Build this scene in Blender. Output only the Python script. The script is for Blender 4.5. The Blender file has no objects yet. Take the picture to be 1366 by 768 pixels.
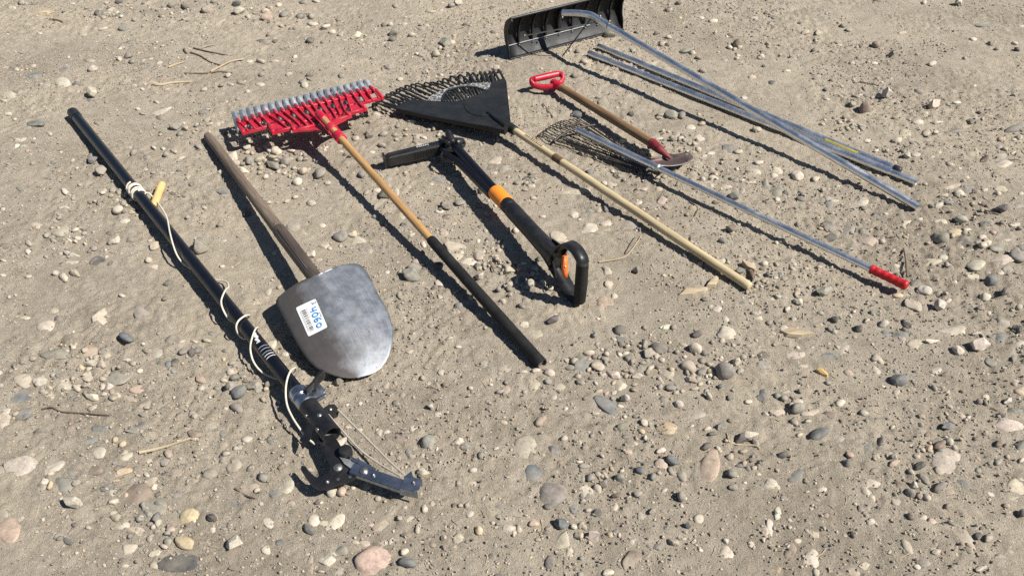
import bpy, bmesh, math, random
import numpy as np
from mathutils import Vector, Matrix

random.seed(7)
RNG = np.random.default_rng(11)
SC = bpy.context.scene
COL = SC.collection

# ------------------------------------------------------------------ camera
CAM_H = 1.6
PITCH = math.radians(42.0)          # below the horizon
FPX = 1024.0                        # focal length in pixels of a 1366 px wide frame
cam = bpy.data.cameras.new('camera')
cam.sensor_width = 36.0
cam.lens = FPX / 1366.0 * 36.0
cam.clip_start = 0.05
cam.clip_end = 2000.0
cam_o = bpy.data.objects.new('camera', cam)
cam_o.location = (0, 0, CAM_H)
cam_o.rotation_euler = (math.pi / 2 - PITCH, 0, 0)
COL.objects.link(cam_o)
SC.camera = cam_o

# ------------------------------------------------------------------ sky, sun, exposure
SUN_EL = math.radians(49.0)
SUN_H = Vector((0.955, -0.295))     # horizontal direction towards the sun
world = bpy.data.worlds.new('World')
SC.world = world
world.use_nodes = True
wn = world.node_tree.nodes
wn.clear()
sky = wn.new('ShaderNodeTexSky')
sky.sky_type = 'NISHITA'
sky.sun_disc = False
sky.sun_elevation = SUN_EL
sky.sun_rotation = math.atan2(SUN_H.x, SUN_H.y)
sky.air_density = 0.9
sky.dust_density = 0.12
bgn = wn.new('ShaderNodeBackground')
bgn.inputs['Strength'].default_value = 0.05
wo = wn.new('ShaderNodeOutputWorld')
world.node_tree.links.new(sky.outputs[0], bgn.inputs[0])
world.node_tree.links.new(bgn.outputs[0], wo.inputs[0])
sun = bpy.data.lights.new('sun', 'SUN')
sun.energy = 5.0
sun.angle = math.radians(0.55)
sun.color = (1.0, 0.95, 0.87)
sun_o = bpy.data.objects.new('sun', sun)
sd = Vector((SUN_H.x * math.cos(SUN_EL), SUN_H.y * math.cos(SUN_EL), math.sin(SUN_EL)))
sun_o.rotation_euler = sd.to_track_quat('Z', 'Y').to_euler()
sun_o.location = sd * 20
COL.objects.link(sun_o)
SC.view_settings.view_transform = 'Standard'
SC.view_settings.look = 'None'
SC.view_settings.exposure = 0.60
SC.view_settings.gamma = 1.0
SC.render.engine = 'CYCLES'
SC.cycles.use_denoising = False
SC.cycles.max_bounces = 5

# ------------------------------------------------------------------ measuring helpers
CP, SP = math.cos(PITCH), math.sin(PITCH)

def ray(px, py):
    x = (px - 683.0) / FPX
    y = -(py - 384.0) / FPX
    return Vector((x, CP + y * SP, -SP + y * CP))

def W(px, py, z=0.0):
    """the place at height z that is measured at this spot of the photograph"""
    d = ray(px, py)
    k = (z - CAM_H) / d.z
    return Vector((d.x * k, d.y * k, z))

def on_plane(px, py, p0, n):
    d = ray(px, py)
    o = Vector((0, 0, CAM_H))
    return o + d * ((p0 - o).dot(n) / d.dot(n))

def zc(ox, oy, s):
    return lambda x, y: (ox + x / s, oy + y / s)

# ------------------------------------------------------------------ ground relief (numpy value noise)
def _hash(ix, iy, seed):
    h = (ix.astype(np.int64) * 374761393 + iy.astype(np.int64) * 668265263 + seed * 982451653) & 0x7fffffff
    h = ((h ^ (h >> 13)) * 1274126177) & 0x7fffffff
    h = (h ^ (h >> 16)) & 0xffff
    return h / 65535.0

def vnoise(x, y, f, seed=0):
    x = np.asarray(x, float) * f + 311.7
    y = np.asarray(y, float) * f + 173.3
    ix, iy = np.floor(x), np.floor(y)
    fx, fy = x - ix, y - iy
    fx = fx * fx * fx * (fx * (fx * 6 - 15) + 10)
    fy = fy * fy * fy * (fy * (fy * 6 - 15) + 10)
    a = _hash(ix, iy, seed); b = _hash(ix + 1, iy, seed)
    c = _hash(ix, iy + 1, seed); d = _hash(ix + 1, iy + 1, seed)
    return (a * (1 - fx) + b * fx) * (1 - fy) + (c * (1 - fx) + d * fx) * fy - 0.5

def H(x, y):
    x = np.asarray(x, float); y = np.asarray(y, float)
    wx = x + 0.06 * vnoise(x, y, 5.0, 21)
    wy = y + 0.06 * vnoise(x, y, 5.0, 22)
    h = 0.007 * vnoise(wx, wy, 1.3, 1)
    h = h + 0.0045 * vnoise(wx, wy, 4.1, 2)
    h = h + 0.0028 * vnoise(wx, wy, 11.0, 3)
    rough = np.clip(0.50 + 2.3 * vnoise(x, y, 2.3, 9) + 0.6 * vnoise(x, y, 7.0, 19), 0.12, 1.9)
    h = h + rough * 0.0038 * vnoise(wx, wy, 23.0, 4)
    # scuffs and ridges pushed up by feet and tyres, running two ways
    ca, sa = 0.83, 0.56
    rx, ry = wx * ca + wy * sa, -wx * sa + wy * ca
    h = h + rough * 0.0052 * np.clip(0.30 - np.abs(vnoise(rx * 0.45, ry, 34.0, 5)) * 2.4, 0, None) * 3.0 * np.clip(vnoise(x, y, 5.0, 15) + 0.35, 0, 1)
    h = h - rough * 0.0065 * np.clip(0.16 - np.abs(vnoise(ry * 0.5, rx, 27.0, 16)) * 2.0, 0, None) * 6.0 * np.clip(vnoise(x, y, 4.0, 17) + 0.25, 0, 1)
    # crumbled crust: small scallops parted by sharp creases, in patches
    cx_ = wx + 0.012 * vnoise(x, y, 31.0, 41); cy_ = wy + 0.012 * vnoise(x, y, 31.0, 42)
    crust = np.clip(0.55 + 2.4 * vnoise(x, y, 3.1, 43), 0, 1.3)
    h = h - crust * 0.0052 * np.clip(1 - np.abs(vnoise(cx_, cy_, 30.0, 44)) * 9.0, 0, None)
    h = h + crust * 0.0044 * np.clip(1 - np.abs(vnoise(cx_, cy_ * 1.3, 44.0, 45)) * 7.0, 0, None)
    h = h + rough * 0.0048 * np.clip(vnoise(wx, wy, 58.0, 18) + 0.02, 0, None) * 2.0
    h = h + rough * 0.0040 * vnoise(wx, wy, 96.0, 6)
    # a pressed patch with the straight bars of a tread, right foreground
    x0 = 0.77 - (1.055 - y) * 0.31
    m = np.exp(-(((x - x0 - 0.045) / 0.055) ** 4 + ((y - 0.992) / 0.075) ** 4))
    h = h * (1 - 0.75 * m)
    on = np.exp(-((y - 0.992) / 0.07) ** 6)
    h = h + 0.0045 * np.exp(-((x - x0) / 0.0045) ** 2) * on
    bars = np.exp(-((x - x0 - 0.026) / 0.024) ** 6)
    for yi in (1.040, 1.012, 0.981, 0.951):
        h = h - 0.0038 * np.exp(-((y - yi + 0.10 * (x - x0)) / 0.0036) ** 2) * bars
    # a twisted heel print: two arcs
    dx, dy = x - 0.965, y - 0.905
    rr_ = np.sqrt(dx * dx + dy * dy)
    half = np.clip(dx / (rr_ + 1e-6) + 0.55, 0, 1)
    h = h + (0.0042 * np.exp(-((rr_ - 0.055) / 0.006) ** 2) - 0.003 * np.exp(-((rr_ - 0.043) / 0.006) ** 2) + 0.0034 * np.exp(-((rr_ - 0.098) / 0.006) ** 2)) * half
    return h

def H1(x, y):
    return float(H(np.array([x]), np.array([y]))[0])

# ------------------------------------------------------------------ object helpers
def link(name, me, mat=None, parent=None):
    o = bpy.data.objects.new(name, me)
    COL.objects.link(o)
    if mat is not None and len(me.materials) == 0:
        me.materials.append(mat)
    if parent is not None:
        o.parent = parent
    return o

def thing(name, label, cat, loc, group=None):
    o = bpy.data.objects.new(name, None)
    o.empty_display_size = 0.05
    COL.objects.link(o)
    o.location = loc
    o['label'] = label
    o['category'] = cat
    if group:
        o['group'] = group
    return o

def origin(o):
    p = Vector(o.location)
    q = o.parent
    while q is not None:
        p += Vector(q.location)
        q = q.parent
    return p

class MB:
    """collects faces in place; build() makes ONE mesh object under its parent"""
    def __init__(s):
        s.v, s.f, s.uv, s.sm = [], [], [], []

    def face(s, idx, uv=None, smooth=True):
        s.f.append(tuple(idx)); s.uv.append(uv); s.sm.append(smooth)

    def tube(s, pts, rad, n=12, cap=True, closed=False, flat=None, bore=None):
        """sweep a circle (or an ellipse: flat=(normal, ratio)) along pts"""
        pts = [Vector(p) for p in pts]
        m = len(pts)
        if not hasattr(rad, '__len__'):
            rad = [rad] * m
        if not closed and m < 40:
            # holding rings close to the ends of long runs keep the shading straight
            P2, R2 = [], []
            for i in range(m):
                P2.append(pts[i]); R2.append(rad[i])
                if i < m - 1:
                    ln = (pts[i + 1] - pts[i]).length
                    if ln > 0.012 * 2:
                        for f in (0.003 / ln, 1 - 0.003 / ln):
                            P2.append(pts[i].lerp(pts[i + 1], f)); R2.append(rad[i] + (rad[i + 1] - rad[i]) * f)
            pts, rad = P2, R2
            m = len(pts)
        rings = []
        t0 = None
        length = 0.0
        for i in range(m):
            if closed:
                t = pts[(i + 1) % m] - pts[i - 1]
            else:
                t = pts[min(i + 1, m - 1)] - pts[max(i - 1, 0)]
            t.normalize()
            if flat is not None:
                u = Vector(flat[0]) - t * t.dot(flat[0]); u.normalize()
                a = u
            elif t0 is None:
                a = t.cross(Vector((0, 0, 1)))
                if a.length < 0.05:
                    a = t.cross(Vector((1, 0, 0)))
                a.normalize()
            else:
                q = t0.rotation_difference(t)
                a = q @ a
                a = a - t * a.dot(t); a.normalize()
            b = t.cross(a)
            t0 = t
            if i:
                length += (pts[i] - pts[i - 1]).length
            base = len(s.v)
            r1 = rad[i]
            r2 = rad[i] * (flat[1] if flat is not None else 1.0)
            for k in range(n):
                an = 2 * math.pi * k / n
                s.v.append(pts[i] + a * (math.cos(an) * r2) + b * (math.sin(an) * r1))
            rings.append((base, length))
        rmean = sum(rad) / m
        for i in range(m if closed else m - 1):
            b0, l0 = rings[i]; b1, l1 = rings[(i + 1) % m]
            if l1 < l0:
                l1 = l0 + 0.01
            for k in range(n):
                k2 = (k + 1) % n
                v0, v1 = 6.283 * rmean * k / n, 6.283 * rmean * (k + 1) / n
                s.face((b0 + k, b0 + k2, b1 + k2, b1 + k), ((l0, v0), (l0, v1), (l1, v1), (l1, v0)))
        if cap and not closed:
            for (b0, l0), e in ((rings[0], 0), (rings[-1], 1)):
                if bore and bore[e]:
                    c = pts[0] if e == 0 else pts[-1]
                    tt = (pts[1] - pts[0]).normalized() if e == 0 else (pts[-2] - pts[-1]).normalized()
                    q0 = len(s.v)
                    s.v += [Vector(s.v[b0 + k]) for k in range(n)]
                    b0 = q0
                    q1 = len(s.v)
                    for k in range(n):
                        s.v.append(c + (s.v[b0 + k] - c) * 0.86)
                    q2 = len(s.v)
                    for k in range(n):
                        s.v.append(c + (s.v[b0 + k] - c) * 0.86 + tt * bore[e])
                    for k in range(n):
                        k2 = (k + 1) % n
                        s.face((b0 + k, q1 + k, q1 + k2, b0 + k2), None, False)
                        s.face((q1 + k, q2 + k, q2 + k2, q1 + k2), None, True)
                    s.face([q2 + k for k in range(n)], None, False)
                else:
                    q0 = len(s.v)
                    s.v += [Vector(s.v[b0 + k]) for k in range(n)]
                    ring = [q0 + k for k in range(n)]
                    s.face(ring[::-1] if e == 0 else ring, None, False)
        return s

    def dome(s, pts, rad, n=14, ends=(1, 1)):
        """a tube with rounded ends"""
        pts = [Vector(p) for p in pts]
        if not hasattr(rad, '__len__'):
            rad = [rad] * len(pts)
        P, R = list(pts), list(rad)
        if ends[0]:
            t = (pts[0] - pts[1]).normalized()
            ex = [(pts[0] + t * rad[0] * math.sin(a) * ends[0], rad[0] * math.cos(a)) for a in (0.45, 0.9, 1.25, 1.5)]
            P = [e[0] for e in ex[::-1]] + P; R = [e[1] for e in ex[::-1]] + R
        if ends[1]:
            t = (pts[-1] - pts[-2]).normalized()
            ex = [(pts[-1] + t * rad[-1] * math.sin(a) * ends[1], rad[-1] * math.cos(a)) for a in (0.45, 0.9, 1.25, 1.5)]
            P += [e[0] for e in ex]; R += [e[1] for e in ex]
        return s.tube(P, R, n)

    def box(s, c, ax, ay, az, taper=1.0, bev=0.0):
        """centre and three half-axis vectors; taper scales the +ax end; bev chamfers the four long edges"""
        c, ax, ay, az = Vector(c), Vector(ax), Vector(ay), Vector(az)
        if bev:
            k = 1 - bev
            prof = [(k, 1), (1, k), (1, -k), (k, -1), (-k, -1), (-1, -k), (-1, k), (-k, 1)]
        else:
            prof = [(1, 1), (1, -1), (-1, -1), (-1, 1)]
        n = len(prof)
        b = len(s.v)
        ends = ((-1, 1.0), (1, taper)) if not bev else ((-1, 1 - bev), (-1 + bev * 0.5, 1.0), (1 - bev * 0.5, taper), (1, taper * (1 - bev)))
        for e, k in ends:
            for p, q in prof:
                s.v.append(c + ax * e + ay * (p * k) + az * (q * k))
        for i in range(len(ends) - 1):
            for k in range(n):
                k2 = (k + 1) % n
                s.face((b + i * n + k, b + (i + 1) * n + k, b + (i + 1) * n + k2, b + i * n + k2), None, False)
        s.face([b + k for k in range(n)], None, False)
        l = b + (len(ends) - 1) * n
        s.face([l + k for k in range(n)][::-1], None, False)
        return s

    def prism(s, top, down):
        """a flat outline (list of points) extruded along the vector down"""
        top = [Vector(p) for p in top]
        down = Vector(down)
        n = len(top)
        b = len(s.v)
        s.v += top + [p + down for p in top]
        s.face([b + i for i in range(n)], None, False)
        s.face([b + n + i for i in range(n)][::-1], None, False)
        for i in range(n):
            j = (i + 1) % n
            s.face((b + i, b + n + i, b + n + j, b + j), None, False)
        return s

    def strip(s, path, side, width, thick, up):
        """a bent flat strip: path points, side and up directions"""
        path = [Vector(p) for p in path]
        m = len(path)
        b = len(s.v)
        for i, p in enumerate(path):
            sd_ = Vector(side[i] if isinstance(side, list) else side)
            t = path[min(i + 1, m - 1)] - path[max(i - 1, 0)]
            u = sd_.cross(t); u.normalize()
            if u.dot(Vector(up)) < 0 and i == 0:
                u = -u
            if i and u.dot(lastu) < 0:
                u = -u
            lastu = u
            w = width[i] if hasattr(width, '__len__') else width
            for a, c in ((-1, 1), (1, 1), (1, -1), (-1, -1)):
                s.v.append(p + sd_ * (a * w / 2) + u * (c * thick / 2))
        for i in range(m - 1):
            for k in range(4):
                k2 = (k + 1) % 4
                s.face((b + i * 4 + k, b + i * 4 + k2, b + i * 4 + 4 + k2, b + i * 4 + 4 + k), None, k % 2 == 0)
        s.face((b, b + 3, b + 2, b + 1), None, False)
        e = b + (m - 1) * 4
        s.face((e, e + 1, e + 2, e + 3), None, False)
        return s

    def disc(s, c, axis, r, h, n=14, dome=0.0):
        c, axis = Vector(c), Vector(axis).normalized()
        pts = [c, c + axis * h * 0.75, c + axis * h]
        s.tube(pts, [r, r, r * 0.86], n)
        if dome:
            s.tube([c + axis * h * 0.98, c + axis * (h + dome * 0.6), c + axis * (h + dome)], [r * 0.86, r * 0.6, r * 0.1], n)
        return s

    def build(s, name, mat, parent=None, fix=True):
        off = origin(parent) if parent is not None else Vector((0, 0, 0))
        me = bpy.data.meshes.new(name)
        me.from_pydata([tuple(v - off) for v in s.v], [], s.f)
        uvl = me.uv_layers.new(name='uv')
        li = 0
        for f, uv in zip(s.f, s.uv):
            for k in range(len(f)):
                if uv:
                    uvl.data[li + k].uv = uv[k]
                else:
                    p = s.v[f[k]]
                    uvl.data[li + k].uv = (p.x, p.y)
            li += len(f)
        me.polygons.foreach_set('use_smooth', s.sm)
        if fix:
            bm = bmesh.new(); bm.from_mesh(me)
            bmesh.ops.recalc_face_normals(bm, faces=bm.faces)
            bm.to_mesh(me); bm.free()
        me.update()
        return link(name, me, mat, parent)

def smooth_path(pts, n=6):
    """Catmull-Rom through the points"""
    P = [Vector(p) for p in pts]
    P = [P[0] * 2 - P[1]] + P + [P[-1] * 2 - P[-2]]
    out = []
    for i in range(1, len(P) - 2):
        for k in range(n):
            t = k / n
            a, b, c, d = P[i - 1], P[i], P[i + 1], P[i + 2]
            out.append(0.5 * ((2 * b) + (c - a) * t + (2 * a - 5 * b + 4 * c - d) * t * t + (3 * b - a - 3 * c + d) * t ** 3))
    out.append(P[-2])
    return out

# ------------------------------------------------------------------ materials
def nodes_of(name):
    m = bpy.data.materials.new(name)
    m.use_nodes = True
    nt = m.node_tree
    return m, nt, nt.nodes, nt.links, nt.nodes['Principled BSDF']

def noise(nt, vec, scale, detail=3, rough=0.6):
    n = nt.nodes.new('ShaderNodeTexNoise')
    n.inputs['Scale'].default_value = scale
    n.inputs['Detail'].default_value = detail
    n.inputs['Roughness'].default_value = rough
    if vec is not None:
        nt.links.new(vec, n.inputs['Vector'])
    return n

def ramp(nt, fac, stops):
    r = nt.nodes.new('ShaderNodeValToRGB')
    el = r.color_ramp.elements
    while len(el) < len(stops):
        el.new(0.5)
    for e, (p, c) in zip(el, stops):
        e.position = p
        e.color = (*c, 1) if len(c) == 3 else c
    nt.links.new(fac, r.inputs[0])
    return r

def mixc(nt, fac, a, b, mode='MIX'):
    m = nt.nodes.new('ShaderNodeMix')
    m.data_type = 'RGBA'
    m.blend_type = mode
    for sock, val in ((m.inputs[0], fac), (m.inputs[6], a), (m.inputs[7], b)):
        if isinstance(val, (int, float)):
            sock.default_value = val
        elif isinstance(val, tuple):
            sock.default_value = (*val, 1)
        else:
            nt.links.new(val, sock)
    return m.outputs[2]

def bump(nt, bsdf, h, strength, dist=0.002):
    b = nt.nodes.new('ShaderNodeBump')
    b.inputs['Strength'].default_value = strength
    b.inputs['Distance'].default_value = dist
    nt.links.new(h, b.inputs['Height'])
    nt.links.new(b.outputs[0], bsdf.inputs['Normal'])
    return b

DUST = (0.365, 0.318, 0.25)

def mat_simple(name, col, rough, metal=0.0, dust=0.25, vary=0.15, spec=0.5, scratch=0.0):
    """paint, plastic or metal with uneven tone and a film of blown dirt"""
    m, nt, N, L, B = nodes_of(name)
    tc = N.new('ShaderNodeTexCoord')
    n1 = noise(nt, tc.outputs['Object'], 55, 4)
    n2 = noise(nt, tc.outputs['Object'], 11, 6, 0.7)
    c0 = tuple(max(0, c * (1 - vary)) for c in col)
    c1 = tuple(min(1, c * (1 + vary)) for c in col)
    base = ramp(nt, n1.outputs[0], [(0.3, c0), (0.7, c1)]).outputs[0]
    if dust > 0:
        f = ramp(nt, n2.outputs[0], [(0.45, (0, 0, 0)), (0.8, (dust, dust, dust))])
        base = mixc(nt, f.outputs[0], base, DUST)
        rr = ramp(nt, n2.outputs[0], [(0.4, (rough,) * 3), (0.85, (min(1, rough + 0.3),) * 3)])
        L.new(rr.outputs[0], B.inputs['Roughness'])
    else:
        B.inputs['Roughness'].default_value = rough
    L.new(base, B.inputs['Base Color'])
    B.inputs['Metallic'].default_value = metal
    B.inputs['Specular IOR Level'].default_value = spec
    if scratch:
        n3 = noise(nt, tc.outputs['Object'], 260, 3)
        bump(nt, B, n3.outputs[0], scratch, 0.0008)
    return m

def mat_wood(name, ca, cb, cc, rough=0.6, grain=1.0):
    """turned wood, the grain running along the uv's first axis"""
    m, nt, N, L, B = nodes_of(name)
    uv = N.new('ShaderNodeUVMap')
    mp = N.new('ShaderNodeMapping')
    mp.inputs['Scale'].default_value = (9, 160, 1)
    L.new(uv.outputs[0], mp.inputs[0])
    n1 = noise(nt, mp.outputs[0], 1.0, 5, 0.65)
    mp2 = N.new('ShaderNodeMapping')
    mp2.inputs['Scale'].default_value = (2.2, 14, 1)
    L.new(uv.outputs[0], mp2.inputs[0])
    n2 = noise(nt, mp2.outputs[0], 1.5, 4, 0.7)
    c = ramp(nt, n1.outputs[0], [(0.30, ca), (0.55, cb), (0.75, cc)]).outputs[0]
    d = ramp(nt, n2.outputs[0], [(0.35, (0.62, 0.6, 0.58)), (0.65, (1, 1, 1))]).outputs[0]
    L.new(mixc(nt, 0.8, c, d, 'MULTIPLY'), B.inputs['Base Color'])
    B.inputs['Roughness'].default_value = rough
    bump(nt, B, n1.outputs[0], 0.35 * grain, 0.001)
    return m

def mat_blade_steel():
    """bare steel, brown patina over one half (uv.x runs across the blade), pits and scuffs"""
    m, nt, N, L, B = nodes_of('worn_blade_steel')
    tc = N.new('ShaderNodeTexCoord')
    uv = N.new('ShaderNodeUVMap')
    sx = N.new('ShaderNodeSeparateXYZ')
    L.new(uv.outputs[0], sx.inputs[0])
    n1 = noise(nt, tc.outputs['Object'], 8, 6, 0.62)
    n2 = noise(nt, tc.outputs['Object'], 95, 5, 0.7)
    n3 = noise(nt, tc.outputs['Object'], 28, 5, 0.65)
    steel = ramp(nt, n3.outputs[0], [(0.3, (0.34, 0.355, 0.38)), (0.7, (0.46, 0.48, 0.51))]).outputs[0]
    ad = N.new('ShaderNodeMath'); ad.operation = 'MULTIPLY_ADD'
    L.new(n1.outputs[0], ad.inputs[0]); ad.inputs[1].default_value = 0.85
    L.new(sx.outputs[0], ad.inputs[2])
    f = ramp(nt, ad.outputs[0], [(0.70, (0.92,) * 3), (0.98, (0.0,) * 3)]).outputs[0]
    n4 = noise(nt, tc.outputs['Object'], 17, 6, 0.7)
    f3 = ramp(nt, n4.outputs[0], [(0.54, (0, 0, 0)), (0.68, (0.6, 0.6, 0.6))]).outputs[0]
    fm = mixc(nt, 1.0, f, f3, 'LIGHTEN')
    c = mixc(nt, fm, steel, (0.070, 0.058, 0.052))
    f2 = ramp(nt, n2.outputs[0], [(0.64, (0, 0, 0)), (0.70, (0.8, 0.8, 0.8))]).outputs[0]
    c = mixc(nt, f2, c, (0.07, 0.055, 0.05))
    # scratches from use, running towards the tip
    mp = N.new('ShaderNodeMapping'); mp.inputs['Scale'].default_value = (130, 5, 1); mp.inputs['Rotation'].default_value = (0, 0, 0.12)
    L.new(uv.outputs[0], mp.inputs[0])
    n5 = noise(nt, mp.outputs[0], 1.0, 4, 0.7)
    sc_ = ramp(nt, n5.outputs[0], [(0.3, (0.74, 0.74, 0.74)), (0.55, (1, 1, 1)), (0.72, (1.3, 1.3, 1.3))]).outputs[0]
    c = mixc(nt, 0.8, c, sc_, 'MULTIPLY')
    L.new(c, B.inputs['Base Color'])
    inv = N.new('ShaderNodeMath'); inv.operation = 'MULTIPLY_ADD'
    L.new(fm, inv.inputs[0]); inv.inputs[1].default_value = -0.55; inv.inputs[2].default_value = 0.95
    L.new(inv.outputs[0], B.inputs['Metallic'])
    rr = ramp(nt, n3.outputs[0], [(0.3, (0.46,) * 3), (0.75, (0.60,) * 3)]).outputs[0]
    L.new(rr, B.inputs['Roughness'])
    bump(nt, B, n2.outputs[0], 0.12, 0.001)
    return m

def mat_ground():
    m, nt, N, L, B = nodes_of('packed_dirt')
    geo = N.new('ShaderNodeNewGeometry')
    P = geo.outputs['Position']
    big = noise(nt, P, 1.7, 5, 0.6)
    mid = noise(nt, P, 16, 6, 0.7)
    fine = noise(nt, P, 165, 6, 0.8)
    c = ramp(nt, mid.outputs[0], [(0.25, (0.292, 0.252, 0.197)), (0.5, (0.392, 0.341, 0.268)), (0.75, (0.472, 0.415, 0.333))]).outputs[0]
    c2 = ramp(nt, big.outputs[0], [(0.32, (0.80, 0.79, 0.78)), (0.5, (0.98, 0.98, 0.98)), (0.68, (1.10, 1.09, 1.07))]).outputs[0]
    c = mixc(nt, 1.0, c, c2, 'MULTIPLY')
    c3 = ramp(nt, fine.outputs[0], [(0.25, (0.66, 0.65, 0.64)), (0.5, (1, 1, 1)), (0.78, (1.2, 1.195, 1.19))]).outputs[0]
    c = mixc(nt, 1.0, c, c3, 'MULTIPLY')
    # grit: single grains too small to stand out as stones
    vo = N.new('ShaderNodeTexVoronoi')
    vo.inputs['Scale'].default_value = 170
    L.new(P, vo.inputs['Vector'])
    sep = N.new('ShaderNodeSeparateColor')
    L.new(vo.outputs['Color'], sep.inputs[0])
    sel = ramp(nt, sep.outputs[0], [(0.86, (0, 0, 0)), (0.88, (1, 1, 1))]).outputs[0]
    dd = ramp(nt, vo.outputs['Distance'], [(0.25, (1, 1, 1)), (0.42, (0, 0, 0))]).outputs[0]
    grain = ramp(nt, sep.outputs[1], [(0.0, (0.13, 0.12, 0.11)), (0.35, (0.22, 0.20, 0.18)), (0.6, (0.5, 0.46, 0.39)), (1.0, (0.66, 0.62, 0.55))]).outputs[0]
    c = mixc(nt, mixc(nt, 1.0, sel, dd, 'MULTIPLY'), c, grain)
    L.new(c, B.inputs['Base Color'])
    B.inputs['Roughness'].default_value = 0.97
    B.inputs['Specular IOR Level'].default_value = 0.15
    f2 = noise(nt, P, 320, 3, 0.7)
    mm = N.new('ShaderNodeMath'); mm.operation = 'MULTIPLY_ADD'
    L.new(fine.outputs[0], mm.inputs[0]); mm.inputs[1].default_value = 1.8
    L.new(f2.outputs[0], mm.inputs[2])
    bump(nt, B, mm.outputs[0], 1.0, 0.0040)
    return m

def mat_stone(name, attr):
    """stone tone comes from the single stone; veins, specks and a film of dust on top"""
    m, nt, N, L, B = nodes_of(name)
    tc = N.new('ShaderNodeTexCoord')
    geo = N.new('ShaderNodeNewGeometry')
    if attr:
        a = N.new('ShaderNodeAttribute'); a.attribute_name = 'tone'
        col = a.outputs['Color']
    else:
        a = N.new('ShaderNodeObjectInfo')
        col = a.outputs['Color']
    P = geo.outputs['Position']
    n1 = noise(nt, P, 60, 5, 0.7)
    n2 = noise(nt, P, 260, 4, 0.7)
    n3 = noise(nt, P, 22, 5, 0.65)
    v1 = ramp(nt, n1.outputs[0], [(0.28, (0.55, 0.55, 0.56)), (0.5, (1, 1, 1)), (0.75, (1.38, 1.36, 1.32))]).outputs[0]
    v2 = ramp(nt, n2.outputs[0], [(0.3, (0.72, 0.72, 0.72)), (0.7, (1.2, 1.2, 1.2))]).outputs[0]
    c = mixc(nt, 1.0, col, v1, 'MULTIPLY')
    c = mixc(nt, 1.0, c, v2, 'MULTIPLY')
    f = ramp(nt, n3.outputs[0], [(0.36, (0.10,) * 3), (0.62, (1.0,) * 3)]).outputs[0]
    if attr:
        f = mixc(nt, 1.0, f, (0.62, 0.62, 0.62), 'MULTIPLY')
    else:
        f = mixc(nt, 1.0, f, a.outputs['Alpha'], 'MULTIPLY')
    c = mixc(nt, f, c, (0.380, 0.330, 0.259))
    L.new(c, B.inputs['Base Color'])
    B.inputs['Roughness'].default_value = 0.85
    B.inputs['Specular IOR Level'].default_value = 0.3
    bump(nt, B, n1.outputs[0], 0.35, 0.003)
    return m

M = {}
M['ground'] = mat_ground()
M['stone'] = mat_stone('river_stone', False)
M['gravel'] = mat_stone('gravel_mix', True)
M['black_gloss'] = mat_simple('black_glossy_paint', (0.005, 0.0055, 0.0085), 0.26, 0, 0.0, 0.2, 0.5, 0.05)
M['black_plastic'] = mat_simple('black_plastic', (0.010, 0.0105, 0.012), 0.40, 0, 0.06, 0.2, 0.5, 0.08)
M['black_poly'] = mat_simple('charcoal_poly', (0.010, 0.011, 0.0125), 0.50, 0, 0.045, 0.2, 0.4, 0.1)
M['black_rubber'] = mat_simple('black_foam_grip', (0.010, 0.010, 0.0105), 0.6, 0, 0.06, 0.2, 0.3, 0.2)
M['black_steel'] = mat_simple('black_oxide_steel', (0.014, 0.014, 0.017), 0.33, 0.2, 0.07, 0.3, 0.5, 0.1)
M['dark_wire'] = mat_simple('dark_wire', (0.05, 0.045, 0.042), 0.5, 0.5, 0.25)
M['aluminium'] = mat_simple('brushed_aluminium', (0.78, 0.79, 0.80), 0.31, 1.0, 0.04, 0.06)
M['zinc'] = mat_simple('zinc_plated_steel', (0.74, 0.77, 0.80), 0.45, 0.95, 0.10, 0.12)
M['blued'] = mat_simple('blued_shiny_steel', (0.30, 0.34, 0.40), 0.26, 0.95, 0.05, 0.2)
M['bolt'] = mat_simple('bolt_steel', (0.30, 0.295, 0.285), 0.38, 0.9, 0.15)
M['red_plastic'] = mat_simple('red_plastic', (0.44, 0.010, 0.034), 0.36, 0, 0.16, 0.1)
M['red_grip'] = mat_simple('red_vinyl', (0.42, 0.006, 0.012), 0.42, 0, 0.05, 0.1)
M['orange'] = mat_simple('orange_plastic', (0.80, 0.25, 0.02), 0.42, 0, 0.06, 0.06)
M['orange_red'] = mat_simple('orange_trigger_plastic', (0.78, 0.16, 0.02), 0.4, 0, 0.06, 0.06)
M['rope'] = mat_simple('white_cord', (0.60, 0.55, 0.46), 0.85, 0, 0.35, 0.08)
M['cord'] = mat_simple('grey_cord', (0.36, 0.32, 0.27), 0.85, 0, 0.25, 0.15)
M['paper'] = mat_simple('white_sticker_paper', (0.66, 0.66, 0.66), 0.5, 0, 0.05, 0.03)
M['ink'] = mat_simple('black_print', (0.05, 0.05, 0.055), 0.6, 0, 0.0, 0.1)
M['blue_ink'] = mat_simple('blue_marker_ink', (0.02, 0.22, 0.58), 0.5, 0, 0.0, 0.1)
M['white_print'] = mat_simple('white_print', (0.60, 0.61, 0.62), 0.6, 0, 0.12, 0.1)
M['grey_print'] = mat_simple('grey_print', (0.26, 0.28, 0.30), 0.6, 0, 0.2, 0.1)
M['brown_print'] = mat_simple('brown_print', (0.10, 0.055, 0.03), 0.7, 0, 0.1, 0.3)
M['yellow'] = mat_simple('yellow_label', (0.62, 0.52, 0.05), 0.5, 0, 0.35, 0.2)
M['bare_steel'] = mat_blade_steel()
M['rust_red'] = mat_simple('worn_red_paint', (0.17, 0.014, 0.020), 0.55, 0.0, 0.35, 0.4)
M['rust_steel'] = mat_simple('rusted_steel', (0.10, 0.068, 0.062), 0.6, 0.35, 0.35, 0.4)
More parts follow.
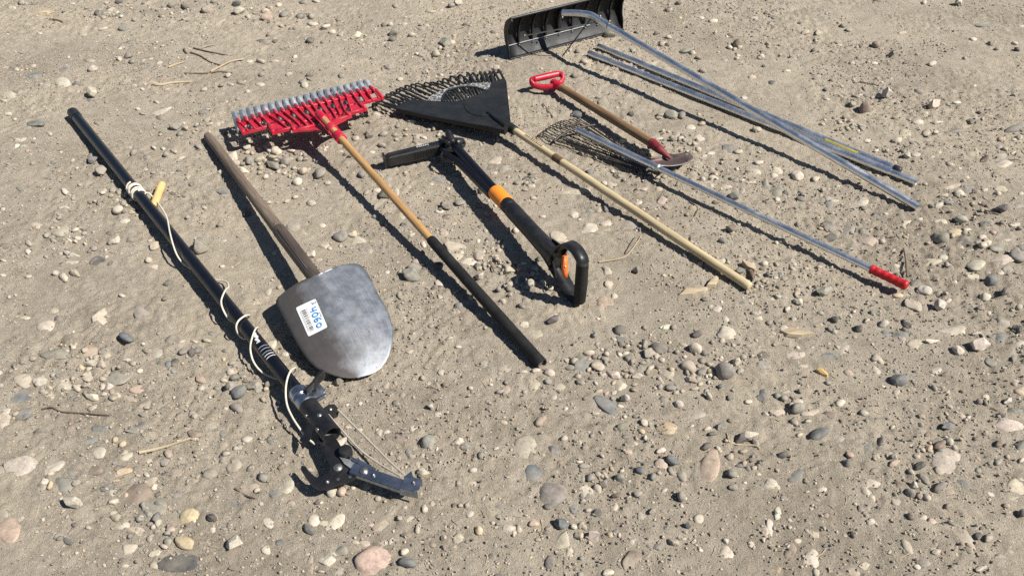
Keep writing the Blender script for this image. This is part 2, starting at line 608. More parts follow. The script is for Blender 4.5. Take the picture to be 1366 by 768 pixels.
M['edge_steel'] = mat_simple('worn_bright_edge', (0.62, 0.62, 0.6), 0.35, 0.9, 0.1)
M['wood_grey'] = mat_wood('weathered_grey_wood', (0.10, 0.075, 0.055), (0.19, 0.145, 0.105), (0.27, 0.215, 0.16), 0.7)
M['wood_dark'] = mat_wood('dark_socket_wood', (0.045, 0.033, 0.026), (0.09, 0.068, 0.055), (0.14, 0.11, 0.09), 0.55)
M['wood_oak'] = mat_wood('varnished_ash_wood', (0.30, 0.15, 0.055), (0.52, 0.31, 0.13), (0.62, 0.41, 0.19), 0.42, 0.5)
M['wood_pale'] = mat_wood('pale_wood', (0.46, 0.36, 0.20), (0.60, 0.49, 0.30), (0.68, 0.58, 0.38), 0.5, 0.5)
M['wood_brown'] = mat_wood('old_brown_wood', (0.13, 0.070, 0.033), (0.25, 0.15, 0.075), (0.34, 0.22, 0.12), 0.62)
M['wood_yellow'] = mat_wood('varnished_toggle_wood', (0.60, 0.38, 0.14), (0.72, 0.49, 0.21), (0.78, 0.57, 0.27), 0.45, 0.3)
M['stick_pale'] = mat_wood('dry_stick', (0.34, 0.26, 0.16), (0.50, 0.41, 0.28), (0.62, 0.53, 0.38), 0.85)
M['stick_dark'] = mat_wood('dry_dark_twig', (0.08, 0.06, 0.045), (0.17, 0.13, 0.095), (0.30, 0.24, 0.18), 0.85)

# ------------------------------------------------------------------ ground sheet
def ground_axis(lo, hi, steps_in, far):
    inner = [lo]
    while inner[-1] < hi:
        inner.append(inner[-1] + steps_in(inner[-1]))
    def grow(start, sgn, s0):
        out, s, p = [], s0, start
        while abs(p) < far:
            s *= 1.18
            p += sgn * s
            out.append(p)
        return out
    left = grow(inner[0], -1, steps_in(lo))[::-1]
    right = grow(inner[-1], 1, steps_in(hi))
    return np.array(left + inner + right)

def build_ground():
    xs = ground_axis(-2.95, 2.95, lambda p: 0.0064, 320)
    ys = ground_axis(0.72, 4.45, lambda p: 0.0050 + max(0, p - 1.0) * 0.0013, 320)
    X, Y = np.meshgrid(xs, ys)
    Z = H(X, Y)
    nx, ny = len(xs), len(ys)
    co = np.stack([X, Y, Z], -1).reshape(-1, 3).astype(np.float32)
    i = np.arange(nx * ny, dtype=np.int32).reshape(ny, nx)
    quads = np.stack([i[:-1, :-1], i[:-1, 1:], i[1:, 1:], i[1:, :-1]], -1).reshape(-1, 4)
    me = bpy.data.meshes.new('ground')
    me.vertices.add(len(co)); me.vertices.foreach_set('co', co.ravel())
    nq = len(quads)
    me.loops.add(nq * 4); me.loops.foreach_set('vertex_index', quads.ravel())
    me.polygons.add(nq)
    me.polygons.foreach_set('loop_start', np.arange(0, nq * 4, 4, dtype=np.int32))
    me.polygons.foreach_set('use_smooth', np.ones(nq, bool))
    me.update(calc_edges=True)
    o = link('ground', me, M['ground'])
    o['kind'] = 'structure'
    return o

GROUND = build_ground()

# ================================================================== the tools
UP = Vector((0, 0, 1))

def lerp(a, b, t):
    return a + (b - a) * t

def frame(a, b):
    """direction, level side and upward normal of the line a-b"""
    t = (b - a).normalized()
    s = t.cross(UP).normalized()
    return t, s, s.cross(t).normalized()

# ------------------------------------------------------------------ pole saw
def pole_saw():
    A, B = W(97, 150, 0.028), W(437, 573, 0.052)
    root = thing('pole_saw', 'long black pole pruner with white cord, hooked cutting head and wooden toggle', 'pole saw', Vector((A.x, A.y, 0)))
    t, s, u = frame(A, B)
    rt = -s                              # the side away from the viewer's left
    L = (B - A).length
    R = 0.0195
    at = lambda k: A + t * k
    kpx = lambda px: L * ((px - 97) / 340.0)      # rough station for later fine placing

    def near(px, py):
        """station on the pole axis nearest to this spot"""
        d = ray(px, py); o = Vector((0, 0, CAM_H))
        n = d.cross(t).cross(d)
        return (o - A).dot(n) / t.dot(n)
    pole = MB().tube([at(0.02), at(L * 0.5), at(L - 0.03)], R, 24).build('pole', M['black_gloss'], root)
    MB().dome([at(0.002), at(0.055)], R + 0.0022, 24, (0.35, 0)).build('end_cap', M['black_plastic'], root)
    # printed mark and fine print on the pole, wrapped on its surface
    def patch(mb, k0, k1, a0, a1, r=R + 0.0006):
        n = 6
        b = len(mb.v)
        for i in range(n + 1):
            an = lerp(a0, a1, i / n)
            d = u * math.cos(an) + s * math.sin(an)
            mb.v.append(at(k0) + d * r); mb.v.append(at(k1) + d * r)
        for i in range(n):
            mb.face((b + 2 * i, b + 2 * i + 1, b + 2 * i + 3, b + 2 * i + 2))
    k0 = near(346, 455)
    mb = MB()
    rr = random.Random(3)
    for i in range(9):
        a = -0.42 + rr.uniform(-0.1, 0.1) + i * 0.03
        k = k0 - 0.022 + i * 0.005
        patch(mb, k, k + 0.0042, a, a + rr.uniform(0.35, 0.62))
    mb.build('printed_mark', M['white_print'], pole)
    for j, (px, py, ma) in enumerate(((355, 466, 'grey_print'), (357.5, 469.5, 'grey_print'), (361, 473, 'grey_print'), (363.5, 476, 'white_print'), (366, 479, 'white_print'))):
        k = near(px, py)
        mb = MB()
        a = -0.75
        while a < 0.75:
            w = rr.uniform(0.05, 0.16)
            patch(mb, k - 0.0021, k + 0.0015, a, min(a + w, 0.78))
            a += w + 0.035
        mb.build('print_line', M[ma], pole)
    # cord: turns round the pole, then loose loops along it
    kk = near(183, 256)
    pts = []
    turns = 5
    for i in range(turns * 14 + 1):
        an = 2 * math.pi * i / 14
        k = kk - 0.04 + 0.075 * i / (turns * 14) + 0.004 * math.sin(an * 0.37)
        pts.append(at(k) + (u * math.cos(an) + s * math.sin(an)) * (R + 0.0034))
    MB().tube(pts, 0.0034, 7).build('cord_wrap', M['rope'], root)
    raw = [(190, 261, 0.052), (197, 257, 0.040), (204, 263, 0.03), (211, 271, 0.032), (222, 289, 0.045), (226.5, 310, 0.068), (231, 327, 0.066), (236, 340, 0.05),
           (243, 350, 0.03), (252, 357, 0.014), (276, 371, 0.008), (300, 375, 0.016), (305, 382, 0.04), (300, 388, 0.066), (295, 402, 0.070), (299, 416, 0.058), (307, 427, 0.03),
           (318, 430, 0.010), (330, 424, 0.020), (333, 420.5, 0.045), (327, 421, 0.068), (318, 428, 0.070), (315, 437, 0.058), (319, 447, 0.03), (328, 452, 0.012),
           (340, 443, 0.020), (344, 436.5, 0.05), (340, 440, 0.070), (335, 455, 0.066), (334, 467, 0.050), (338, 482, 0.036), (347, 494, 0.024), (358, 501, 0.018), (370, 505, 0.014),
           (384, 503, 0.010), (393, 496, 0.025), (394, 490.5, 0.055), (388, 494, 0.078), (383, 506, 0.078), (381, 522, 0.066), (383, 540, 0.052), (390, 556, 0.045), (399, 570, 0.04), (408, 582, 0.03), (420, 592, 0.025)]
    MB().tube(smooth_path([W(*p) for p in raw], 6), 0.0027, 7).build('cord', M['rope'], root)
    # wooden toggle on the cord
    a, b = W(216, 246, 0.030), W(205, 275, 0.022)
    MB().dome([a, lerp(a, b, 0.2), lerp(a, b, 0.27), lerp(a, b, 0.33), lerp(a, b, 0.7), b], [0.0140, 0.0152, 0.0140, 0.0132, 0.0140, 0.0132], 14, (0.5, 0.3)).build('wooden_toggle', M['wood_yellow'], root)
    # clamp shell and wing bolt
    Z = zc(370, 490, 4.267)
    kc = near(404, 531)
    MB().tube([at(kc - 0.030), at(kc - 0.026), at(kc + 0.026), at(kc + 0.030)], [R + 0.004, R + 0.0065, R + 0.0065, R + 0.004], 24).build('clamp_shell', M['blued'], root)
    cl = MB()
    fl = at(kc + 0.006) + rt * (R + 0.018) + u * 0.012
    cl.box(fl, t * 0.026, s * 0.018, u * 0.0035, 1.0, 0.3)
    cl.box(fl - u * 0.014, t * 0.026, s * 0.018, u * 0.0035, 1.0, 0.3)
    flange = cl.build('clamp_flange', M['blued'], root)
    MB().strip([at(kc) + (u * math.cos(x) + s * math.sin(x)) * (R + 0.0085) for x in (-1.2, -0.8, -0.4, 0, 0.4, 0.8, 1.1)], t, 0.008, 0.004, UP).build('clamp_band', M['blued'], root)
    wb = fl + u * 0.004
    MB().disc(wb, u, 0.010, 0.016).build('wing_bolt_stem', M['black_plastic'], root)
    wg = MB()
    d1 = (W(433, 514, 0.115) - W(417, 532, 0.105)); d1.normalize()
    c = wb + u * 0.020
    wg.box(c + d1 * 0.018, d1 * 0.020, d1.cross(u).normalized() * 0.005, u * 0.012, 1.25, 0.35)
    wg.box(c - d1 * 0.014, d1 * -0.016, d1.cross(u).normalized() * 0.005, u * 0.009, 1.2, 0.35)
    wg.build('wing_bolt', M['black_plastic'], root)
    # sleeve of the head with its rivets
    ka, kb = near(409, 541), near(444, 579)
    MB().tube([at(ka), at(ka + 0.004), at(kb)], [R + 0.004, R + 0.006, R + 0.006], 24, bore=(0, 0.05)).build('head_sleeve', M['black_steel'], root)
    for px, py in (Z(260, 298), Z(178, 292), Z(240, 372)):
        k = near(px, py)
        q = on_plane(px, py, at(k) + u * (R + 0.004), u)
        off = max(-0.9, min(0.9, (q - at(k)).dot(s) / (R + 0.006)))
        d = u * math.sqrt(1 - off * off) + s * off
        MB().disc(at(k) + d * (R + 0.0055), d, 0.0062 if px > 425 else 0.0048, 0.002, 12, 0.002).build('rivet', M['bolt'], root)
    # pulley beside the sleeve
    p = W(*Z(302, 238), 0.055)
    pm = MB()
    prof_ = (rt * -0.03 + t * -0.014, rt * 0.004 + t * -0.017, rt * 0.016 + t * -0.010, rt * 0.018 + t * 0.006, rt * 0.008 + t * 0.016, rt * -0.03 + t * 0.014)
    pm.prism([p + x for x in prof_], u * -0.005)
    pm.prism([p - u * 0.016 + x for x in prof_], u * -0.005)
    pm.disc(p - u * 0.017, u, 0.013, 0.013)
    pm.build('pulley', M['black_plastic'], root)
    MB().disc(p, u, 0.005, 0.002, 12, 0.002).build('rivet', M['bolt'], root)
    # small side blade
    q0, q1 = W(*Z(198, 325), 0.075), W(*Z(142, 462), 0.030)
    dq = (q1 - q0).normalized(); sq = dq.cross(UP).normalized()
    MB().prism([q0 - sq * 0.004, q0 + sq * 0.010, lerp(q0, q1, 0.5) + sq * 0.013, lerp(q0, q1, 0.9) + sq * 0.008, q1, lerp(q0, q1, 0.5) - sq * 0.010], (0, 0, -0.004)).build('side_lever', M['black_steel'], root)
    # hook plate lying level
    hz = 0.044
    out = [(235, 395), (318, 380), (352, 430), (385, 500), (420, 555), (446, 600), (438, 630), (380, 655), (320, 672), (275, 690), (230, 690), (190, 660), (160, 620), (132, 575), (140, 556), (158, 560), (182, 590), (215, 620), (250, 626), (280, 608), (300, 575), (296, 545), (268, 500), (245, 450)]
    hook = MB().prism([W(*Z(*q), hz) for q in out], (0, 0, -0.007)).build('hook_plate', M['black_steel'], root)
    for x, y, r in ((345, 570, 0.0110), (285, 652, 0.0050)):
        MB().disc(W(*Z(x, y), hz), UP, r, 0.003, 16, 0.003).build('rivet', M['bolt'], root)
    for x, y in ((345, 635), (412, 622)):
        MB().disc(W(*Z(x, y), hz), UP, 0.004, 0.0008, 10).build('hole_rim', M['ink'], hook)
    MB().disc(W(*Z(392, 492), hz), UP, 0.0165, 0.020, 20, 0.002).build('pivot_bolt', M['black_steel'], root)
    # cutting blade and return links
    zz = hz + 0.006
    bl = [(352, 505), (400, 520), (455, 535), (520, 565), (545, 600), (500, 605), (455, 600), (420, 575), (380, 545)]
    MB().prism([W(*Z(*q), zz) for q in bl], (0, 0, -0.004)).build('cutting_blade', M['edge_steel'], root)
    MB().prism([W(*Z(*q), zz + 0.005) for q in ((410, 500), (455, 520), (500, 540), (560, 575), (555, 590), (490, 560), (430, 530))], (0, 0, -0.004)).build('link_plate', M['blued'], root)
    # lever arm: a folded channel with a box end
    z1 = 0.052
    a0, a1 = W(*Z(425, 570), z1), W(*Z(712, 668), z1)
    ta, sa, ua = frame(a0, a1)
    ar = MB()
    Lr = (a1 - a0).length
    ar.box(lerp(a0, a1, 0.5), ta * Lr / 2, sa * 0.0135, ua * 0.0018)
    ar.box(lerp(a0, a1, 0.5) + sa * 0.0133 - ua * 0.0070, ta * Lr / 2, sa * 0.0016, ua * 0.0055)
    ar.box(lerp(a0, a1, 0.5) - sa * 0.0133 - ua * 0.0070, ta * Lr / 2, sa * 0.0016, ua * 0.0055)
    arm = ar.build('lever_arm', M['blued'], root)
    e0, e1 = W(*Z(712, 650), z1 + 0.004), W(*Z(815, 672), z1 + 0.004)
    te, se, ue = frame(e0, e1)
    en = MB()
    en.prism([e0 - se * 0.017, e0 + se * 0.017, lerp(e0, e1, 0.8) + se * 0.017, e1 + se * 0.009, e1 - se * 0.009, lerp(e0, e1, 0.8) - se * 0.017], (0, 0, -0.003))
    en.box(lerp(e0, e1, 0.45) + se * 0.017 - ue * 0.014, te * 0.022, se * 0.0015, ue * 0.0125)
    en.box(lerp(e0, e1, 0.45) - se * 0.017 - ue * 0.014, te * 0.022, se * 0.0015, ue * 0.0125)
    en.prism([e0 - se * 0.016, e0 - se * 0.034 + te * 0.010, e0 - se * 0.016 + te * 0.022], (0, 0, -0.003))
    en.build('lever_end', M['blued'], root)
    for x, y, r in ((493, 588, 0.0100), (548, 614, 0.0045), (775, 655, 0.0040)):
        MB().disc(W(*Z(x, y), z1 + (0.002 if x < 700 else 0.005)), UP, r, 0.003, 14, 0.003).build('rivet', M['bolt'], root)
    # two runs of grey cord from the pulley to the lever end
    r1 = [(*Z(338, 234), 0.05), (*Z(430, 325), 0.050), (*Z(560, 455), 0.052), (*Z(650, 545), 0.055), (*Z(722, 608), 0.058)]
    r2 = [(*Z(290, 268), 0.056), (*Z(380, 370), 0.05), (*Z(480, 475), 0.047), (*Z(600, 560), 0.048), (*Z(702, 618), 0.056)]
    for r_ in (r1, r2):
        MB().tube(smooth_path([W(*p) for p in r_], 5), 0.0026, 7).build('pull_cord', M['cord'], root)
    return root

# ------------------------------------------------------------------ round point shovel with price sticker
def shovel():
    A, B = W(277, 181, 0.020), W(417, 366, 0.088)
    root = thing('shovel', 'old steel shovel lying face down with weathered grey wooden handle and white price sticker', 'shovel', Vector((A.x, A.y, 0)))
    L = (B - A).length
    t, s, u = frame(A, B)
    at = lambda k: A + t * k
    MB().dome([at(0.004), at(0.05), at(L * 0.4), at(L * 0.74)], [0.0165, 0.0180, 0.0185, 0.0215], 18, (0.5, 0)).build('handle', M['wood_grey'], root)
    MB().tube([at(L * 0.735), at(L * 0.745), at(L * 0.9), at(L + 0.03)], [0.0220, 0.0232, 0.0225, 0.0215], 18).build('socket', M['wood_dark'], root)
    d = u * 0.9 + s * 0.43
    MB().strip([at(L * 0.76) + d * 0.0236, at(L * 0.9) + d * 0.0229, at(L * 0.99) + d * 0.0222], s, 0.0025, 0.001, UP).build('socket_seam', M['ink'], root)
    MB().disc(at(L * 0.725) + u * 0.0205 + s * 0.004, u, 0.004, 0.0015, 10, 0.001).build('rivet', M['bolt'], root)
    # the plate: back of the blade up, crowned across
    NK, TP = W(424, 367, 0.098), W(486, 503, 0.043)
    ax = (TP - NK).normalized()
    lat = ax.cross(UP).normalized()
    nrm = lat.cross(ax).normalized()
    AL = (TP - NK).length

    def crown(p):
        l = (p - NK).dot(lat); a = (p - NK).dot(ax) / AL
        c = 0.042 * max(0.0, 1 - (l / 0.155) ** 2) * max(0.0, 1 - max(a, 0) ** 3)
        c += 0.010 * math.exp(-(l / 0.022) ** 2) * math.exp(-max(a, 0) / 0.16)
        return c

    def surf(px, py, off=0.0):
        h = 0.0
        for _ in range(7):
            p = on_plane(px, py, NK + nrm * (h - 0.030), nrm)
            h = crown(p)
        return on_plane(px, py, NK + nrm * (h - 0.030 + off), nrm)
    left = [(421.5, 368), (415, 370.5), (405, 373), (395, 378), (382, 387), (371, 396), (368, 401), (369, 407), (375, 417), (382, 431), (389, 445), (396, 458), (403, 469), (412, 481), (422, 490), (432, 495.5), (443, 499.5), (455, 503), (466, 504), (476, 503.5)]
    right = [(426.5, 367.5), (432, 363.5), (438, 360), (445, 356.5), (455, 353.5), (466, 351.5), (476, 351.5), (482, 354), (490, 363), (497, 377), (504, 391), (511, 402), (517, 414), (522, 427), (524.5, 440), (524, 455), (520, 472), (511, 487), (497, 498), (478, 503.5)]
    n, m = len(left), 26
    grid = []
    for i in range(n):
        row = []
        for j in range(m + 1):
            f = j / m
            row.append(surf(lerp(left[i][0], right[i][0], f), lerp(left[i][1], right[i][1], f)))
        grid.append(row)
    mb = MB()
    w_ = m + 1
    for side in (0, 1):
        for row in grid:
            for p in row:
                mb.v.append(p - nrm * (0.0024 * side))
    base = n * w_
    for i in range(n - 1):
        for j in range(m):
            q = (i * w_ + j, i * w_ + j + 1, (i + 1) * w_ + j + 1, (i + 1) * w_ + j)
            mb.face(q); mb.face([base + k for k in q][::-1])
    rim = [i * w_ for i in range(n)] + [(n - 1) * w_ + j for j in range(1, m + 1)] + [i * w_ + m for i in range(n - 2, -1, -1)] + [j for j in range(m - 1, 0, -1)]
    for k in range(len(rim)):
        a_, b_ = rim[k], rim[(k + 1) % len(rim)]
        mb.face((a_, b_, base + b_, base + a_), None, False)
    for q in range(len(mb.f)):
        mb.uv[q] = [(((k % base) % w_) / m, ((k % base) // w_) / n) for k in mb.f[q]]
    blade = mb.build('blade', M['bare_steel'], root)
    # worn bright lip along the tip
    lip = [(519, 474), (514, 482), (508, 489.5), (500, 496), (491, 500)]
    MB().tube([surf(x, y, 0.0002) for x, y in lip], [0.0006, 0.0014, 0.0017, 0.0014, 0.0005], 6).build('worn_lip', M['edge_steel'], blade)
    # the sticker
    Z = zc(340, 340, 4.268)
    c0, c1, c2, c3 = [Z(*q) for q in ((345, 248), (414, 410), (305, 465), (232, 300))]

    def sp(f, g, off):     # f along the long side, g across (0 = writing side, 1 = bar code side)
        x = (c0[0] * (1 - f) + c1[0] * f) * (1 - g) + (c3[0] * (1 - f) + c2[0] * f) * g
        y = (c0[1] * (1 - f) + c1[1] * f) * (1 - g) + (c3[1] * (1 - f) + c2[1] * f) * g
        return surf(x, y, off)

    def sheet(f0, f1, g0, g1, off, nf=8, ng=6, rnd=0.0):
        b = MB()
        for i in range(nf + 1):
            for j in range(ng + 1):
                f, g = i / nf, j / ng
                if rnd and i in (0, nf) and j in (0, ng):
                    f = f + (rnd if i == 0 else -rnd); g = g + (rnd if j == 0 else -rnd)
                b.v.append(sp(lerp(f0, f1, f), lerp(g0, g1, g), off))
        for i in range(nf):
            for j in range(ng):
                k = i * (ng + 1) + j
                b.face((k, k + 1, k + ng + 2, k + ng + 1))
        return b
    st = sheet(0, 1, 0, 1, 0.0012, 12, 10, 0.012)
    sticker = st.build('price_sticker', M['paper'], root, fix=False)
    rr = random.Random(5)
    f = 0.17
    while f < 0.86:
        w = rr.choice((0.016, 0.022, 0.034))
        sheet(f, f + w, 0.62, 0.80, 0.0026, 1, 3).build('barcode_bar', M['ink'], sticker, fix=False)
        f += w + rr.choice((0.016, 0.024, 0.034))
    # 4060 in blue marker, written along the long side
    def stroke(pts, wd, mat, nm):
        P = [sp(a, b, 0.0026) for a, b in pts]
        P = smooth_path(P, 4) if len(P) > 2 else P
        b = MB()
        b.tube(P, wd, 6, flat=(nrm, 0.25))
        return b.build(nm, M[mat], sticker)
    ff = lambda x: 0.24 + x * 0.66      # along
    gg = lambda y: 0.44 - y * 0.32      # up towards the edge (0 bottom of the digits)
    def dig(pts, x0, w=0.20, h=1.0):
        return [(ff(x0 + a * w), gg(b * h)) for a, b in pts]
    stroke(dig([(0.05, 1.0), (0.02, 0.55), (0.15, 0.42), (0.9, 0.45)], 0.00), 0.0021, 'blue_ink', 'handwritten_digit')
    stroke(dig([(0.78, 1.0), (0.72, 0.5), (0.66, -0.05)], 0.00), 0.0021, 'blue_ink', 'handwritten_digit')
    stroke(dig([(0.5, 0.9), (0.12, 0.7), (0.05, 0.3), (0.4, 0.02), (0.8, 0.2), (0.85, 0.65), (0.5, 0.9)], 0.25, 0.21), 0.0021, 'blue_ink', 'handwritten_digit')
    stroke(dig([(0.7, 1.05), (0.3, 0.8), (0.05, 0.35), (0.35, 0.0), (0.75, 0.15), (0.7, 0.45), (0.3, 0.42), (0.1, 0.25)], 0.52, 0.21), 0.0021, 'blue_ink', 'handwritten_digit')
    stroke(dig([(0.5, 0.75), (0.12, 0.6), (0.05, 0.28), (0.4, 0.02), (0.85, 0.15), (0.85, 0.55), (0.5, 0.75)], 0.78, 0.22), 0.0021, 'blue_ink', 'handwritten_digit')
    stroke([(0.06, 0.10), (0.10, 0.03), (0.13, 0.10), (0.09, 0.16), (0.14, 0.2), (0.06, 0.24)], 0.0006, 'ink', 'pencil_scribble')
    stroke([(0.44, 0.02), (0.47, 0.10), (0.52, 0.03), (0.55, 0.09), (0.60, 0.05), (0.58, 0.14)], 0.0005, 'ink', 'pencil_scribble')
    for g in (0.56, 0.84, 0.89):
        sheet(0.16, 0.86 if g > 0.6 else 0.5, g, g + 0.012, 0.0018, 6, 1).build('print_line', M['grey_print'], sticker, fix=False)
    return root

# ------------------------------------------------------------------ red bow rake with steel tines
def red_rake():
    E = W(723, 486, 0.0185)
    T = W(447, 176, 0.120)
    root = thing('steel_tine_rake', 'wide red plastic rake head with grey steel tines on ash handle with black grip', 'rake', Vector((E.x, E.y, 0)))
    t, s, u = frame(E, T)                 # from the grip end up to the head
    L = (T - E).length
    at = lambda k: E + t * k
    d = ray(575, 319); o = Vector((0, 0, CAM_H)); n = d.cross(t).cross(d)
    kj = (o - E).dot(n) / t.dot(n)
    MB().tube([at(kj - 0.01), at(L * 0.75), at(L + 0.10)], [0.0135, 0.0135, 0.0130], 16).build('handle', M['wood_oak'], root)
    MB().tube([at(0), at(0.006), at(0.03), at(kj - 0.012), at(kj)], [0.0170, 0.0185, 0.0180, 0.0170, 0.0150], 18, bore=(0.03, 0)).build('grip_sleeve', M['black_rubber'], root)
    MB().disc(at(0.012), -t, 0.011, 0.006, 14).build('end_plug', M['bolt'], root)
    # head frame: w runs along the tine bar, v back towards the handle
    KL, KR = W(318, 162, 0.085), W(495, 118.5, 0.085)
    w = (KR - KL).normalized()
    HW = (KR - KL).length / 2
    C = (KL + KR) / 2
    v = w.cross(UP).normalized()
    if v.dot(E - C) < 0:
        v = -v
    hub = T - C
    sl = 0.08
    def P(a, b, h=0.0):          # a across, b back, h above the head's plane
        b = b * 1.62 if b > 0 else b
        return C + w * a + v * b + UP * (b * sl + h)
    hubA = hub.dot(w)
    nt_ = 20
    def vfront(a):
        x = abs(a)
        return 0.070 if x > 0.205 * HW / 0.32 else (0.108 if x > 0.115 * HW / 0.32 else 0.124)
    MBr = lambda: MB()
    def bar(p, q, wd, th, mid=None, name='cross_bar'):
        path = [p, lerp(p, q, 0.5), q] if mid is None else [p, mid, q]
        side = UP.cross(q - p).normalized()
        return MB().strip(path, side, wd, th, UP).build(name, M['red_plastic'], root)
    # tine bar and stepped rims
    bar(P(-HW - 0.012, 0.014), P(HW + 0.012, 0.014), 0.022, 0.012, name='tine_bar')
    k1, k2 = 0.205 * HW / 0.32, 0.115 * HW / 0.32
    for sg in (-1, 1):
        bar(P(sg * k1 * 0.93, 0.068, -0.001), P(sg * (HW + 0.010), 0.068, -0.001), 0.013, 0.011, name='front_rim')
        bar(P(sg * k2 * 0.93, 0.107, -0.0005), P(sg * (k1 + 0.012), 0.107, -0.0005), 0.014, 0.012, name='front_rim')
        bar(P(sg * 0.03, 0.127), P(sg * (k2 + 0.016), 0.124), 0.015, 0.012, name='front_rim')
        bar(P(sg * (HW + 0.008), 0.016, 0.0012), P(sg * (HW + 0.006), 0.074, 0.0012), 0.012, 0.014, name='end_rim')
        bar(P(sg * (k1 + 0.006), 0.064, 0.0013), P(sg * (k1 + 0.008), 0.112, 0.0013), 0.012, 0.015, name='step_rim')
        bar(P(sg * (k2 + 0.010), 0.100, 0.0016), P(sg * (k2 + 0.012), 0.129, 0.0016), 0.012, 0.015, name='step_rim')
        bar(P(sg * k2, 0.066, -0.002), P(sg * k1 * 0.98, 0.060, -0.002), 0.018, 0.008, name='cross_bar')
        bar(P(sg * 0.02, 0.088, -0.002), P(sg * k2, 0.080, -0.002), 0.024, 0.008, name='cross_bar')
        # web from the centre to the socket
        MB().prism([P(hubA * 0 + sg * 0.012, 0.10, -0.002), P(sg * 0.105, 0.125, -0.002), P(sg * 0.080, 0.133, -0.002), P(sg * 0.045, 0.144, -0.001), P(sg * 0.020, 0.160, 0.0)], (0, 0, -0.007)).build('web', M['red_plastic'], root)
    # ribs and steel tines
    def pulled(a, b):
        return a * (1 - 0.20 * min(1, b / 0.11) * (1 if abs(a) < k1 else 0.3))
    for i in range(nt_):
        a = -HW + 2 * HW * i / (nt_ - 1)
        b = vfront(a)
        rib = [P(a, 0.004, 0.0055), P(a, 0.018, 0.0075), P(lerp(a, pulled(a, b), 0.5), b * 0.55, 0.0080), P(pulled(a, b), b + 0.002, 0.0045)]
        MB().strip(smooth_path(rib, 4), w, 0.0050, 0.007, UP).build('rib', M['red_plastic'], root)
        MB().dome([P(a, -0.008, 0.007), P(a, 0.020, 0.0095)], 0.0066, 8, (0.8, 0.6)).build('tine_socket', M['red_plastic'], root)
        # steel tine: flat strip arching out and curling down to the dirt
        jit = random.uniform(-0.002, 0.002)
        tine = [P(a, 0.004, 0.002), P(a, -0.016, 0.009), P(a, -0.038, 0.016), P(a, -0.056, 0.0195), P(a, -0.065, 0.0165), P(a, -0.0695, 0.008), P(a, -0.071, -0.010)]
        tw = w + v * random.uniform(-0.05, 0.05)
        e = P(a, -0.072, 0)
        tine += [Vector((e.x, e.y, 0.045)) + v * 0.002, Vector((e.x, e.y, 0.001 + jit)) + v * 0.012]
        MB().strip(smooth_path(tine, 3), tw.normalized(), 0.0190, 0.0022, UP).build('tine', M['zinc'], root)
        if i < nt_ - 1:
            a2 = -HW + 2 * HW * (i + 1) / (nt_ - 1)
            am = (a + a2) / 2
            bf = vfront(am)
            wi = 0.0135
            def pane(b0, b1, k=1.0):
                l0, r0 = pulled(a, b0), pulled(a2, b0)
                l1, r1 = pulled(a, b1), pulled(a2, b1)
                MB().prism([P(l0, b0, 0.0005), P(r0, b0, 0.0005), P(r1, b1, 0.0005), P(l1, b1, 0.0005)], (0, 0, -0.005)).build('panel', M['red_plastic'], root)
            win1 = i % 2 == 0
            if win1:
                pane(0.022, 0.027)
                pane(0.058, 0.064)
            else:
                pane(0.022, 0.064)
            if bf > 0.08:
                if i % 2 == 1 or abs(am) < 0.05:
                    pane(0.064, bf - 0.005)
                else:
                    pane(0.064, 0.074)
            if bf > 0.12 and i % 2 == 0:
                pane(0.100, 0.112)
    # trough that carries the handle, with two collars
    q0, q1 = at(L - 0.055), at(L + 0.125)
    tr = MB()
    mm = 8
    b0 = 0
    for e_, p in enumerate((q0, lerp(q0, q1, 0.5), q1)):
        for k in range(mm + 1):
            an = math.pi * (0.98 + 1.04 * k / mm)
            dd = s * math.cos(an) + u * math.sin(an)
            tr.v.append(p + dd * 0.0165); tr.v.append(p + dd * 0.0215)
    st_ = (mm + 1) * 2
    for e_ in (0, 1):
        for k in range(mm):
            b_ = e_ * st_ + 2 * k
            tr.face((b_, b_ + 2, b_ + st_ + 2, b_ + st_)); tr.face((b_ + 1, b_ + st_ + 1, b_ + st_ + 3, b_ + 3))
        for k in (0, mm):
            b_ = e_ * st_ + 2 * k
            tr.face((b_, b_ + 1, b_ + st_ + 1, b_ + st_), None, False)
    for e_ in (0, 2):
        for k in range(mm):
            b_ = e_ * st_ + 2 * k
            tr.face((b_, b_ + 1, b_ + 3, b_ + 2), None, False)
    tr.build('socket_trough', M['red_plastic'], root)
    for k0, k1_ in ((-0.055, -0.015), (0.012, 0.045)):
        MB().tube([at(L + k0), at(L + k0 + 0.004), at(L + k1_ - 0.004), at(L + k1_)], [0.0165, 0.0195, 0.0190, 0.0160], 18).build('socket_collar', M['red_plastic'], root)
    MB().dome([at(L + 0.098), at(L + 0.14)], 0.0165, 14, (0.6, 0.9)).build('socket_nose', M['red_plastic'], root)
    return root

